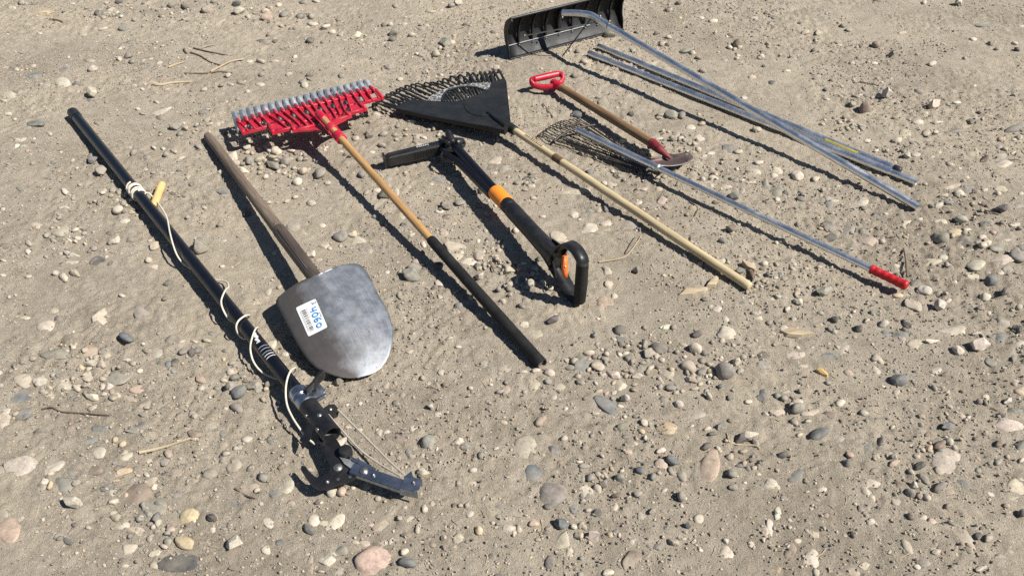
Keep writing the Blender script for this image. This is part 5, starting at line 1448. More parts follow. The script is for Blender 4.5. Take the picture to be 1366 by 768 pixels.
# stones that lie loose or stand out: things of their own
NAMED = [
(500, 508, 65, 55, 'w', 'a', 0, (0, 0), 'white angular stone left of the red rake, above the black pole end'),
(495, 88, 48, 52, 'b', 'l', 0, (0, 192), 'small blue-grey stone in the shadow of the black pole, upper of two'),
(547, 155, 65, 58, 'g', 'a', 0, (0, 192), 'grey wedge-shaped stone at the edge of the black pole shadow'),
(348, 256, 48, 30, 'w', 'l', 0, (0, 192), 'small white oval pebble left of the cord wraps on the black pole'),
(630, 357, 58, 46, 'w', 'l', 10, (0, 192), 'cream rounded stone just below left of the cord wraps'),
(520, 628, 70, 42, 'd', 'e', 0, (0, 192), 'dark flat oval stone set in the dirt left of the black pole'),
(345, 712, 78, 50, 'w', 'l', 10, (0, 192), 'pale chunky stone in the pebble patch at the left'),
(800, 628, 42, 40, 'w', 'l', 0, (0, 192), 'small round white stone close to the left side of the pole shadow'),
(1065, 560, 75, 75, 'g', 'a', 0, (0, 192), 'rough grey stone touching the right side of the black pole'),
(1240, 75, 70, 55, 'w', 'l', -20, (0, 192), 'cream stone beside the shovel handle near its upper end'),
(130, 585, 150, 95, 'b', 'e', 8, (0, 384), 'large dark blue-grey cobble set in the dirt at the left edge'),
(620, 470, 155, 90, 'g', 'e', -3, (0, 384), 'large smooth grey oval cobble in the left pebble patch'),
(680, 272, 88, 58, 'b', 'a', 10, (0, 384), 'blue-grey stone with a dark rim above the large grey oval cobble'),
(415, 535, 55, 42, 'w', 'l', 0, (0, 384), 'round white pebble between the dark cobble and the grey oval cobble'),
(1025, 345, 34, 60, 'k', 'l', 5, (0, 384), 'near-black upright pebble left of the pole saw shadow'),
(1280, 560, 85, 75, 'b', 'l', 0, (0, 384), 'blue-grey round stone, middle of the three left of the pole saw head'),
(1265, 635, 80, 60, 'g', 'l', 0, (0, 384), 'light grey stone, lowest of the three left of the pole saw head'),
(1345, 525, 60, 65, 'd', 'l', 0, (0, 384), 'dark grey stone nearest the hanging white cord loop'),
(140, 188, 175, 95, 'w', 'e', 20, (0, 576), 'broad flat cream stone set in the dirt at lower left'),
(735, 335, 165, 85, 'r', 'e', 22, (0, 576), 'long brownish cobble just above the pale speckled cobble'),
(400, 378, 125, 88, 'w', 'a', 22, (0, 576), 'chunky cream stone with a black shadow rim at lower left'),
(790, 420, 160, 105, 'g', 'e', 18, (0, 576), 'pale grey speckled oval cobble at lower left'),
(1010, 452, 100, 90, 'y', 'e', 20, (0, 576), 'yellowish stone above the round buff cobble'),
(985, 578, 132, 100, 'y', 'l', 0, (0, 576), 'round buff cobble left of the pointed white stone'),
(960, 690, 210, 110, 'd', 'e', 5, (0, 576), 'big dark half-buried cobble at the bottom edge below the buff one'),
(1258, 592, 95, 125, 'w', 'a', 0, (0, 576), 'pointed white stone standing upright near the bottom left'),
(365, 578, 62, 50, 'b', 'a', 0, (0, 576), 'small blocky blue-grey stone on bare dirt at lower left'),
(35, 530, 120, 120, 'p', 'e', 0, (0, 576), 'pinkish flat stone cut by the left edge of the picture'),
(148, 78, 48, 38, 'g', 'l', 0, (342, 0), 'round grey stone in the pebble patch at the top'),
(370, 152, 55, 28, 'w', 'l', 0, (342, 0), 'white oval stone above the red rake head'),
(530, 198, 60, 26, 'w', 'l', 0, (342, 0), 'white flat stone between the red rake head and the top edge'),
(1075, 18, 55, 22, 'w', 'l', 0, (342, 0), 'white flat stone at the top left of the roof rake head'),
(455, 405, 30, 32, 'g', 'l', 0, (342, 0), 'small grey stone balanced just behind the red rake tines'),
(255, 145, 55, 50, 't', 'l', 0, (342, 192), 'tan stone in the pebbles under the red rake handle'),
(345, 155, 80, 80, 'g', 'l', 0, (342, 192), 'big round grey stone left of the red rake handle shadow'),
(220, 203, 55, 45, 'w', 'l', 0, (342, 192), 'white stone below the pebbles under the red rake'),
(560, 170, 42, 32, 'b', 'l', 0, (342, 192), 'small blue-grey stone between red rake handle and foot pedal'),
(450, 493, 75, 68, 'g', 'l', 0, (342, 192), 'round grey ball-like stone above the shovel blade'),
(840, 655, 75, 60, 'g', 'l', 0, (342, 192), 'grey rounded stone left of the black rake grip, upper of a pair'),
(835, 705, 95, 55, 'g', 'a', 0, (342, 192), 'grey angular stone left of the black rake grip, lower of a pair'),
(1085, 312, 58, 40, 'g', 'l', 0, (342, 192), 'grey oval stone left of the weed puller shadow'),
(440, 502, 65, 52, 'g', 'a', 20, (342, 384), 'small grey stone against the tip of the shovel blade'),
(85, 300, 50, 60, 'w', 'l', 0, (342, 384), 'tan stone lying between the pole print and the shovel shadow'),
(1005, 515, 34, 34, 'r', 'l', 0, (342, 384), 'small brown stone on bare dirt right of the shovel'),
(930, 630, 50, 50, 'w', 'a', 0, (342, 384), 'white and grey angular stone right of the pole saw cords'),
(10, 525, 45, 60, 'g', 'l', 0, (342, 384), 'grey stone just under the hanging white cord loop'),
(920, 48, 85, 95, 'g', 'l', 0, (342, 576), 'speckled pale stone right of the pole saw lever'),
(885, 212, 62, 58, 'w', 'l', 0, (342, 576), 'white stone touching the end of the pole saw lever'),
(35, 240, 62, 62, 'g', 'a', 0, (342, 576), 'grey angular stone left of the pole saw hook'),
(405, 318, 60, 60, 'w', 'l', 0, (342, 576), 'cream pebble under the saw hook, left of a pair'),
(455, 315, 50, 66, 'p', 'l', 0, (342, 576), 'pinkish pebble under the saw hook, right of a pair'),
(285, 512, 75, 68, 'b', 'l', 0, (342, 576), 'round blue-grey pebble beside the long white stone'),
(410, 488, 130, 60, 'w', 'e', 38, (342, 576), 'long narrow white stone below the pole saw hook'),
(1138, 438, 46, 42, 'w', 'l', 0, (342, 576), 'small white ball-like pebble right of the pole saw lever'),
(625, 695, 195, 140, 'p', 'e', 10, (342, 576), 'big pinkish cobble at the bottom edge of the picture'),
(805, 692, 100, 80, 'b', 'a', 0, (342, 576), 'dark blue-grey stone right of the big pinkish cobble'),
(790, 637, 50, 48, 'w', 'l', 0, (342, 576), 'white pebble on top of the dark stone at the bottom edge'),
(1195, 235, 45, 40, 'r', 'a', 0, (684, 0), 'brown stone among pebbles right of the roof rake'),
(845, 615, 75, 42, 'g', 'l', -5, (684, 0), 'grey oval stone beside the roof rake shaft shadow'),
(1305, 690, 55, 36, 'w', 'l', 0, (684, 0), 'white oval stone below the nearer aluminium tube'),
(410, 148, 45, 30, 'g', 'l', 0, (684, 192), 'small grey stone right of the pale rake handle'),
(367, 48, 36, 30, 'g', 'l', 0, (684, 192), 'small grey stone just below the wire tines'),
(410, 450, 95, 46, 'w', 'e', 0, (684, 192), 'flat cream stone left of the pale wooden handle'),
(255, 490, 115, 50, 't', 'e', -8, (684, 192), 'tan oval stone above the weed puller hand grip'),
(1160, 450, 75, 50, 'r', 'a', -10, (684, 192), 'brown angular stone between wooden handle and thin aluminium pole'),
(1118, 515, 42, 32, 'b', 'l', 0, (684, 192), 'small blue-grey pebble right of the pale wooden handle'),
(665, 675, 50, 44, 'g', 'a', 0, (684, 192), 'small grey stone alone right of the weed puller grip'),
(1215, 678, 70, 46, 'b', 'a', 0, (684, 192), 'dark blue-grey stone against the end of the pale wooden handle'),
(700, 45, 60, 36, 'g', 'l', 0, (684, 192), 'round grey stone between the edger blade and aluminium pole'),
(1145, 22, 65, 30, 'b', 'e', -5, (684, 192), 'blue-grey flat stone right of the edger blade'),
(1010, 190, 36, 28, 'w', 'l', 0, (684, 192), 'small white pebble above the thin aluminium pole'),
(480, 80, 75, 75, 'p', 'e', 10, (684, 384), 'pinkish stone just below the weed puller grip'),
(220, 180, 85, 50, 'k', 'a', 10, (684, 384), 'dark purplish flat stone between rake grip end and weed puller'),
(570, 225, 70, 58, 'd', 'l', 0, (684, 384), 'dark grey stone at the top of the central pebble patch'),
(778, 320, 95, 82, 'g', 'l', 0, (684, 384), 'big round grey stone in the central pebble patch'),
(405, 350, 60, 34, 'w', 'a', 0, (684, 384), 'white blocky stone in the central pebble patch'),
(450, 420, 80, 60, 't', 'l', 0, (684, 384), 'tan rounded stone in the central pebble patch'),
(360, 512, 50, 40, 'g', 'l', 0, (684, 384), 'small grey oval pebble at the lower left of the central patch'),
(195, 450, 60, 62, 'w', 'l', 0, (684, 384), 'round cream stone just under the black rake grip end'),
(520, 635, 160, 80, 'b', 'e', -30, (684, 384), 'long bluish half-buried cobble below the central pebble patch'),
(840, 530, 62, 58, 'g', 'l', 0, (684, 384), 'grey smooth stone on bare dirt right of the bluish buried cobble'),
(882, 623, 50, 46, 'w', 'l', 0, (684, 384), 'small white stone alone below the central pebble patch'),
(985, 250, 60, 42, 'd', 'l', 0, (684, 384), 'dark oval stone with black shadow right of the central patch'),
(970, 330, 70, 60, 'w', 'a', 0, (684, 384), 'cream lumpy stone right of the big round grey one'),
(1120, 455, 100, 90, 'g', 'a', -15, (684, 384), 'flat grey slab of stone in the right pebble cluster'),
(1190, 398, 55, 55, 'w', 'a', 0, (684, 384), 'white angular stone on the corner of the grey slab'),
(1335, 362, 80, 36, 'd', 'e', 0, (684, 384), 'dark low stone right of the grey slab'),
(820, 745, 100, 55, 'y', 'e', -10, (684, 384), 'buff stone with a broken edge above the pink cobble'),
(1105, 735, 65, 48, 'b', 'a', 0, (684, 384), 'blue-grey stone among dark chips above the straw piece'),
(55, 82, 110, 115, 't', 'e', 0, (684, 576), 'speckled tan cobble in the bottom centre, uppermost of a group'),
(110, 205, 100, 95, 'b', 'e', 0, (684, 576), 'flat blue-grey round stone under the speckled tan cobble'),
(205, 330, 140, 125, 'g', 'e', -10, (684, 576), 'big grey veined cobble in the bottom centre'),
(260, 485, 78, 95, 'b', 'a', 0, (684, 576), 'pointed dark blue-grey stone left of the white block'),
(110, 488, 58, 46, 'p', 'l', 0, (684, 576), 'small pinkish stone below the big grey veined cobble'),
(430, 553, 78, 92, 'w', 'a', 0, (684, 576), 'bright white blocky stone in the bottom centre'),
(1050, 185, 180, 105, 'p', 'e', 75, (684, 576), 'smooth pink egg-shaped cobble standing out on the dirt'),
(1025, 78, 62, 50, 'd', 'a', 0, (684, 576), 'dark angular stone at the top of the pink cobble'),
(845, 155, 75, 66, 'b', 'a', 0, (684, 576), 'dark blue-grey angular stone left of the pink cobble'),
(790, 100, 62, 46, 'w', 'l', 0, (684, 576), 'pale stone just above the dark blue angular one'),
(675, 215, 52, 48, 'b', 'l', 0, (684, 576), 'round slate-blue pebble on the bare dirt'),
(570, 250, 52, 56, 'g', 'a', 0, (684, 576), 'grey stone with a black left face below the slate-blue pebble'),
(830, 8, 90, 36, 'y', 'l', 0, (684, 576), 'flat buff stone directly above the white one near the pink cobble'),
(805, 315, 44, 36, 'w', 'l', 0, (684, 576), 'small cream pebble lower left of the pink cobble'),
(895, 350, 48, 66, 'g', 'a', 0, (684, 576), 'upright grey stone below the pink cobble'),
(1165, 225, 56, 60, 'g', 'a', 0, (684, 576), 'grey angular stone right of the pink cobble'),
(1215, 172, 60, 40, 'b', 'l', 0, (684, 576), 'blue-grey oval pebble right of the pink cobble'),
(1265, 25, 80, 50, 'w', 'l', 0, (684, 576), 'cream stone beside the straw, right of a dark one'),
(1220, 35, 80, 55, 'd', 'a', 0, (684, 576), 'dark angular stone touching the straw piece'),
(1340, 265, 70, 75, 'g', 'e', 0, (684, 576), 'flat grey stone below the end of the straw'),
(745, 425, 54, 46, 'g', 'a', 0, (684, 576), 'grey broken stone at the bottom, right of the white block'),
(930, 505, 46, 44, 'b', 'a', 0, (684, 576), 'tiny dark blue stone on bare dirt at the bottom'),
(1005, 22, 50, 30, 'w', 'a', 0, (1026, 0), 'white stone at the top right corner of the dirt'),
(650, 298, 40, 30, 'b', 'a', 0, (1026, 0), 'dark pointed stone in the upper right'),
(620, 522, 70, 44, 'w', 'a', 0, (1026, 0), 'white angular stone above the aluminium tubes'),
(500, 588, 75, 40, 'r', 'a', 0, (1026, 0), 'brown stone left of the white angular one at upper right'),
(875, 568, 95, 42, 'w', 'a', 0, (1026, 0), 'cream block with a dark front face at upper right'),
(1300, 692, 110, 42, 'g', 'l', 0, (1026, 0), 'grey flat-topped stone at the right edge, upper'),
(680, 755, 60, 30, 'w', 'l', 0, (1026, 0), 'white stone on dark trash right of the yellow label'),
(150, 168, 85, 52, 'w', 'l', 0, (1026, 192), 'cream smooth stone left of the roof rake shaft end'),
(25, 245, 90, 65, 'g', 'e', 0, (1026, 192), 'flat grey cobble above the thin aluminium pole'),
(495, 312, 75, 50, 'w', 'e', 0, (1026, 192), 'flat cream stone between shaft end and red grip'),
(328, 495, 88, 52, 'd', 'l', 0, (1026, 192), 'dark round stone behind the thin aluminium pole'),
(515, 515, 105, 50, 't', 'e', -5, (1026, 192), 'tan flat stone above the red grip'),
(740, 418, 65, 30, 'w', 'e', 5, (1026, 192), 'white flat pebble just below the roof rake shaft end'),
(907, 325, 55, 32, 'w', 'l', 0, (1026, 192), 'white pebble right of the roof rake shaft end'),
(1012, 262, 60, 40, 'w', 'l', 0, (1026, 192), 'cream stone right of the plain aluminium tube end'),
(905, 497, 108, 82, 'g', 'l', 0, (1026, 192), 'large grey cobble right of the upright twig'),
(990, 470, 80, 50, 'y', 'e', 5, (1026, 192), 'yellowish stone touching the large grey cobble'),
(1020, 410, 70, 44, 'w', 'l', -20, (1026, 192), 'white slanted stone above the large grey cobble'),
(1240, 350, 90, 50, 'd', 'a', 0, (1026, 192), 'dark pointed stone at the right edge with a twig before it'),
(1320, 598, 90, 70, 'g', 'l', 0, (1026, 192), 'grey cobble at the right edge'),
(1105, 648, 90, 58, 'w', 'e', 0, (1026, 192), 'cream cobble near the right edge'),
(1185, 730, 80, 60, 'b', 'l', 0, (1026, 192), 'slate-grey cobble below the cream one near the right edge'),
(735, 70, 50, 30, 'w', 'a', 0, (1026, 192), 'white chip on dark leaf litter by the black tube plug'),
(290, 18, 100, 60, 'g', 'a', 0, (1026, 384), 'grey rough stone with a long shadow left of the red grip'),
(825, 15, 75, 55, 'w', 'l', 0, (1026, 384), 'white round stone right of the red grip'),
(905, 20, 55, 36, 'g', 'a', 0, (1026, 384), 'small grey stone beside the white one at the red grip'),
(905, 95, 75, 70, 'w', 'a', 0, (1026, 384), 'bright white angular stone below the red grip'),
(1150, 48, 65, 60, 'w', 'l', 0, (1026, 384), 'white round stone left of a dark angular one at right'),
(1240, 30, 85, 60, 'd', 'a', 0, (1026, 384), 'dark angular stone near the right edge'),
(610, 193, 62, 40, 'w', 'l', -10, (1026, 384), 'smooth white oval pebble in the right middle'),
(1120, 310, 140, 75, 'w', 'a', -10, (1026, 384), 'large pale broken slab near the right edge'),
(1000, 330, 60, 55, 'w', 'l', -30, (1026, 384), 'cream stone left of the pale broken slab'),
(885, 440, 60, 45, 'w', 'e', 0, (1026, 384), 'cream half-buried stone right of the dark faceted rock'),
(690, 495, 115, 72, 'b', 'a', 0, (1026, 384), 'dark blue faceted rock with a black shadow'),
(945, 557, 40, 26, 'w', 'a', 0, (1026, 384), 'small white chip with a dark side at right'),
(1270, 605, 68, 42, 'w', 'a', 0, (1026, 384), 'white stone with a black shadow near the right edge'),
(1270, 740, 130, 60, 'w', 'e', -10, (1026, 384), 'long cream cobble at the right edge'),
(950, 738, 62, 40, 'b', 'a', 0, (1026, 384), 'small slate-blue stone with a dark left side at right'),
(155, 640, 95, 62, 'g', 'a', 0, (1026, 384), 'grey faceted stone with a black shadow above the blue oval'),
(345, 172, 46, 34, 'd', 'l', 0, (1026, 384), 'small dark round stone in the upper right foreground'),
(520, 175, 40, 26, 'w', 'a', 0, (1026, 384), 'small white stone with dark side left of the white oval'),
(268, 5, 118, 85, 'b', 'l', 0, (1026, 576), 'smooth blue oval cobble in the right foreground'),
(70, 120, 70, 50, 'd', 'a', 0, (1026, 576), 'dark stone lower left of the blue oval cobble'),
(425, 122, 50, 46, 'p', 'l', 0, (1026, 576), 'pinkish round pebble above a dark blue stone'),
(402, 165, 52, 68, 'b', 'a', 0, (1026, 576), 'dark blue upright stone under the pinkish pebble'),
(660, 172, 62, 44, 'p', 'l', 0, (1026, 576), 'pale pink pebble with a black left side'),
(800, 178, 75, 52, 'd', 'l', 0, (1026, 576), 'dark oval pebble against the big pale cobble'),
(945, 155, 175, 130, 't', 'e', 0, (1026, 576), 'big pale grey cobble with a straight broken edge'),
(908, 70, 64, 46, 'r', 'l', 0, (1026, 576), 'brown pebble on top of the big pale cobble'),
(955, 52, 40, 52, 'w', 'l', 0, (1026, 576), 'white upright pebble at the top of the big pale cobble'),
(1335, 70, 70, 56, 'b', 'l', 0, (1026, 576), 'round blue-grey stone at the right edge'),
(1218, 158, 56, 46, 'g', 'l', 0, (1026, 576), 'greenish grey ball-like pebble right of the big pale cobble'),
(140, 245, 70, 60, 'b', 'e', 0, (1026, 576), 'blue-grey triangular stone set in the dirt'),
(750, 320, 56, 60, 'g', 'l', 0, (1026, 576), 'grey pebble in a small cluster below the big pale cobble'),
(835, 353, 40, 46, 'w', 'l', 0, (1026, 576), 'white pebble with a black left half in a small cluster'),
(905, 297, 64, 50, 'g', 'a', 0, (1026, 576), 'grey stone with a shadowed left side below the big pale cobble'),
(1035, 293, 90, 72, 'b', 'e', 0, (1026, 576), 'slate-blue round cobble below right of the big pale one'),
(1345, 435, 56, 60, 'd', 'l', 0, (1026, 576), 'dark round stone at the right edge of the foreground'),
(1165, 565, 62, 50, 't', 'l', 0, (1026, 576), 'tan pebble at lower right next to dark chips'),
(885, 640, 52, 40, 'w', 'l', 0, (1026, 576), 'cream pebble inside a scraped ring at lower right'),
(230, 705, 110, 130, 'w', 'e', 0, (1026, 576), 'large cream stone near the bottom, right of centre'),
]

def stone_variants():
    """round and faceted bodies of about unit radius, shared by all stones"""
    out = {'round': [], 'angular': [], 'worn': []}
    rs = np.random.default_rng(5)
    for i in range(14):
        bm = bmesh.new()
        bmesh.ops.create_icosphere(bm, subdivisions=3, radius=1.0)
        P = np.array([v.co for v in bm.verts])
        k = rs.normal(size=(9, 3)) * rs.uniform(0.8, 2.3, (9, 1)); ph = rs.uniform(0, 6.28, 9); am = rs.uniform(0.025, 0.095, 9)
        r = 1 + (np.sin(P @ k.T + ph) * am).sum(1)
        # a few worn flats
        for _ in range(4):
            n = rs.normal(size=3); n /= np.linalg.norm(n)
            dcut = rs.uniform(0.78, 0.95)
            h = (P * r[:, None]) @ n
            over = np.clip(h - dcut, 0, None)
            P2 = P * r[:, None] - over[:, None] * n * 0.8
            r = np.linalg.norm(P2, axis=1)
        for v, p, q in zip(bm.verts, P, r):
            v.co = Vector(p * q)
        me = bpy.data.meshes.new('stone')
        bm.to_mesh(me); bm.free()
        me.polygons.foreach_set('use_smooth', np.ones(len(me.polygons), bool))
        me.materials.append(M['stone'])
        out['round'].append(me)
    for i in range(12):
        bm = bmesh.new()
        pts = rs.normal(size=(16, 3)); pts /= np.linalg.norm(pts, axis=1)[:, None]
        pts *= rs.uniform(0.85, 1.12, (16, 1))
        vs = [bm.verts.new(p) for p in pts]
        res = bmesh.ops.convex_hull(bm, input=vs)
        bmesh.ops.delete(bm, geom=[g for g in res['geom_interior'] if isinstance(g, bmesh.types.BMVert)], context='VERTS')
        bmesh.ops.dissolve_limit(bm, angle_limit=0.35, verts=bm.verts, edges=bm.edges)
        bmesh.ops.bevel(bm, geom=list(bm.edges), offset=0.07, segments=2, affect='EDGES', profile=0.6)
        bmesh.ops.triangulate(bm, faces=bm.faces)
        me = bpy.data.meshes.new('stone')
        bm.to_mesh(me); bm.free()
        me.materials.append(M['stone'])
        me.polygons.foreach_set('use_smooth', np.zeros(len(me.polygons), bool))
        out['angular'].append(me)
    for i in range(14):
        # broken stones with the corners worn off
        bm = bmesh.new()
        bmesh.ops.create_icosphere(bm, subdivisions=4, radius=1.0)
        P = np.array([v.co for v in bm.verts])
        nn = rs.normal(size=(15, 3)); nn /= np.linalg.norm(nn, axis=1)[:, None]
        dd = rs.uniform(0.62, 0.98, 15)
        dots = np.clip(P @ nn.T, 0.02, None)
        r = 1.0 / (((dots / dd) ** 14).sum(1) ** (1 / 14.0))
        r = np.clip(r, 0.4, 1.25)
        k = rs.normal(size=(8, 3)) * rs.uniform(3, 8, (8, 1)); ph = rs.uniform(0, 6.28, 8)
        r = r * (1 + 0.012 * np.sin(P @ k.T + ph).sum(1))
        r = r / r.mean() * 0.98
        for v, p, q in zip(bm.verts, P, r):
            v.co = Vector(p * q)
        me = bpy.data.meshes.new('stone')
        bm.to_mesh(me); bm.free()
        me.polygons.foreach_set('use_smooth', np.ones(len(me.polygons), bool))
        me.materials.append(M['stone'])
        out['worn'].append(me)
    return out

def pick_body(typ, rs, label=''):
    if any(k in label for k in ('smooth', 'round', 'oval', 'egg', 'ball', 'pebble', 'cobble')):
        return rs.choice(VAR['round'])
    if typ == 'a':
        return rs.choice(VAR['angular'] + VAR['worn'][:4])
    return rs.choice(VAR['worn'] if rs.random() < 0.55 else VAR['round'])

VAR = stone_variants()

def stone_pose(zx, zy, w, h, typ, ang, tile):
    """footprint on the dirt from the survey: centre, half axes, heading"""
    cx, cy = tile[0] + zx / 4.0, tile[1] + zy / 4.0
    loose = typ != 'e'
    if loose:
        cy += h / 4.0 * 0.14
    a = math.radians(ang)
    pts = []
    for k in range(16):
        th = 2 * math.pi * k / 16
        ex, ey = math.cos(th) * w / 8.0, math.sin(th) * h / 8.0
        pts.append(W(cx + ex * math.cos(a) + ey * math.sin(a), cy - ex * math.sin(a) + ey * math.cos(a)))
    c = sum(pts, Vector((0, 0, 0))) / 16
    q = np.array([(p - c)[:2] for p in pts])
    val, vec = np.linalg.eigh(q.T @ q / 16)
    A, B = math.sqrt(2 * val[1]), math.sqrt(2 * val[0])
    if loose:
        # part of what shows is the stone's height, not its depth
        vdepth = abs(vec[1, 1])
        f = 0.66
        if vdepth > 0.7:
            A *= f
        else:
            B *= f
        if A < B:
            A, B = B, A
            vec = vec[:, ::-1]
    return c, A, B, math.atan2(vec[1, 1], vec[0, 1])

def place_stone(o, c, A, B, yaw, typ, rs, proud=0.0):
    z = H1(c.x, c.y)
    m = min(A, B)
    if typ == 'e':
        C = m * 0.50
        dz = -C * (0.46 - proud)
        z = z - 0.001
    elif typ == 'a':
        C = m * 1.15
        dz = C * 0.55
    else:
        C = m * (0.95 if m < 0.012 else 0.72)
        dz = C * 0.46
    k = 1.14 if typ == 'e' else 1.0
    o.scale = (A * k, B * k, C)
    tl = 0.24 if typ == 'e' else 0.2
    o.rotation_euler = (rs.uniform(-tl, tl), rs.uniform(-tl, tl), yaw)
    o.location = (c.x, c.y, z + dz)

DUSTY = {'e': 0.72, 'l': 0.42, 'a': 0.36}

def tone_of(code, rs):
    b = TONE[code]
    k = rs.uniform(0.82, 1.18)
    return tuple(min(0.9, x * k * rs.uniform(0.96, 1.04)) for x in b)

def build_stones():
    rs = random.Random(21)
    allst = []
    for tile, txt in SURVEY.items():
        for it in txt.split('|'):
            f = it.split()
            zx, zy, w, h = map(float, f[:4])
            allst.append((zx, zy, w, h, f[4], f[5], float(f[6]) if len(f) > 6 else 0.0, tile))
    allst.sort(key=lambda q: -q[2] * q[3])
    for q in NAMED:
        zx, zy, w, h, tone, typ, ang, tile, label = q
        me = pick_body(typ, rs, label)
        o = link('stone', me)
        c, A, B, yaw = stone_pose(zx, zy, w, h, typ, ang, tile)
        place_stone(o, c, A, B, yaw, typ, rs, 0.16)
        o.color = (*tone_of(tone, rs), (0.42 if typ == 'e' else DUSTY[typ]) * rs.uniform(0.7, 1.1))
        o['label'] = label
        o['category'] = 'stone'
        o['group'] = 'loose stones on the dirt'
    small = []
    for n, q in enumerate(allst):
        zx, zy, w, h, tone, typ, ang, tile = q
        me = pick_body(typ, rs)
        c, A, B, yaw = stone_pose(zx, zy, w, h, typ, ang, tile)
        if n < 300:
            o = link('stone', me, None, GROUND)
            place_stone(o, c, A, B, yaw, typ, rs)
            o.color = (*tone_of(tone, rs), DUSTY[typ] * rs.uniform(0.7, 1.1))
        else:
            small.append((c, A, B, yaw, typ, tone_of(tone, rs)))
    return small

SMALL = build_stones()

# ------------------------------------------------------------------ gravel: nobody could count it
def ico(sub):
    bm = bmesh.new()
    bmesh.ops.create_icosphere(bm, subdivisions=sub, radius=1.0)
    v = np.array([x.co[:] for x in bm.verts]); f = np.array([[y.index for y in x.verts] for x in bm.faces])
    bm.free()
    return v, f

def joined_pebbles(name, cx, cy, r, flat, tones, sub, seed, sink, smooth=False, elong=None, yaw=None):
    """many pebbles in one mesh; each has its own shape, turn and tone"""
    rs = np.random.default_rng(seed)
    bv, bf = ico(sub)
    n = len(cx); m = len(bv)
    V = np.repeat(bv[None], n, 0)
    V = V * (1 + rs.uniform(-0.22, 0.22, (n, m, 1)) * (1.1 if sub == 1 else 0.5))
    # broken flats
    for _ in range(3):
        nv = rs.normal(size=(n, 1, 3)); nv /= np.linalg.norm(nv, axis=2, keepdims=True)
        over = np.clip((V * nv).sum(2) - rs.uniform(0.45, 0.95, (n, 1)), 0, None)
        V = V - over[..., None] * nv
    el = rs.uniform(0.55, 1.0, n) if elong is None else elong
    S = np.stack([r, r * el, r * flat], -1)[:, None]
    V = V * S
    # tilt a little, then turn
    tx = rs.uniform(-0.35, 0.35, n); c_, s_ = np.cos(tx)[:, None], np.sin(tx)[:, None]
    V = np.stack([V[..., 0], V[..., 1] * c_ - V[..., 2] * s_, V[..., 1] * s_ + V[..., 2] * c_], -1)
    yw = rs.uniform(0, 6.283, n) if yaw is None else yaw
    c_, s_ = np.cos(yw)[:, None], np.sin(yw)[:, None]
    V = np.stack([V[..., 0] * c_ - V[..., 1] * s_, V[..., 0] * s_ + V[..., 1] * c_, V[..., 2]], -1)
    z = H(cx, cy) + r * flat * sink
    V += np.stack([cx, cy, z], -1)[:, None]
    F = (bf[None] + (np.arange(n) * m)[:, None, None]).reshape(-1, 3).astype(np.int32)
    me = bpy.data.meshes.new(name)
    co = V.reshape(-1, 3).astype(np.float32)
    me.vertices.add(len(co)); me.vertices.foreach_set('co', co.ravel())
    me.loops.add(F.size); me.loops.foreach_set('vertex_index', F.ravel())
    me.polygons.add(len(F)); me.polygons.foreach_set('loop_start', np.arange(0, F.size, 3, dtype=np.int32))
    me.polygons.foreach_set('use_smooth', np.full(len(F), smooth))
    me.update(calc_edges=True)
    at = me.attributes.new('tone', 'FLOAT_COLOR', 'POINT')
    cc = np.ones((n, m, 4), np.float32)
    cc[..., :3] = tones[:, None, :]
    at.data.foreach_set('color', cc.ravel())
    o = link(name, me, M['gravel'], GROUND)
    o['kind'] = 'stuff'
    return o

def rand_tones(n, rs, keys='wwwttttttttggggggddbbbppyrk'):
    keys = list(keys)
    t = np.array([TONE[k] for k in keys])[rs.integers(0, len(keys), n)]
    return np.clip(t * rs.uniform(0.75, 1.25, (n, 1)), 0, 0.9)

def in_view_points(n, rs, near_bias=1.0, dens=True):
    """random spots on the dirt the photograph shows, and a margin round it"""
    out = np.zeros((0, 2))
    while len(out) < n:
        k = n * 3
        y = 0.65 + (4.55 - 0.65) * rs.random(k) ** near_bias
        hw = 0.55 + 0.62 * y
        x = rs.uniform(-1, 1, k) * hw
        keep = rs.random(k) < hw / 3.4
        if dens:
            d = 0.42 + 1.5 * vnoise(x, y, 2.1, 31) + 1.0 * vnoise(x, y, 6.5, 32)
            keep &= rs.random(k) < np.clip(d, 0.06, 1.0)
        out = np.concatenate([out, np.stack([x[keep], y[keep]], -1)])
    return out[:n]

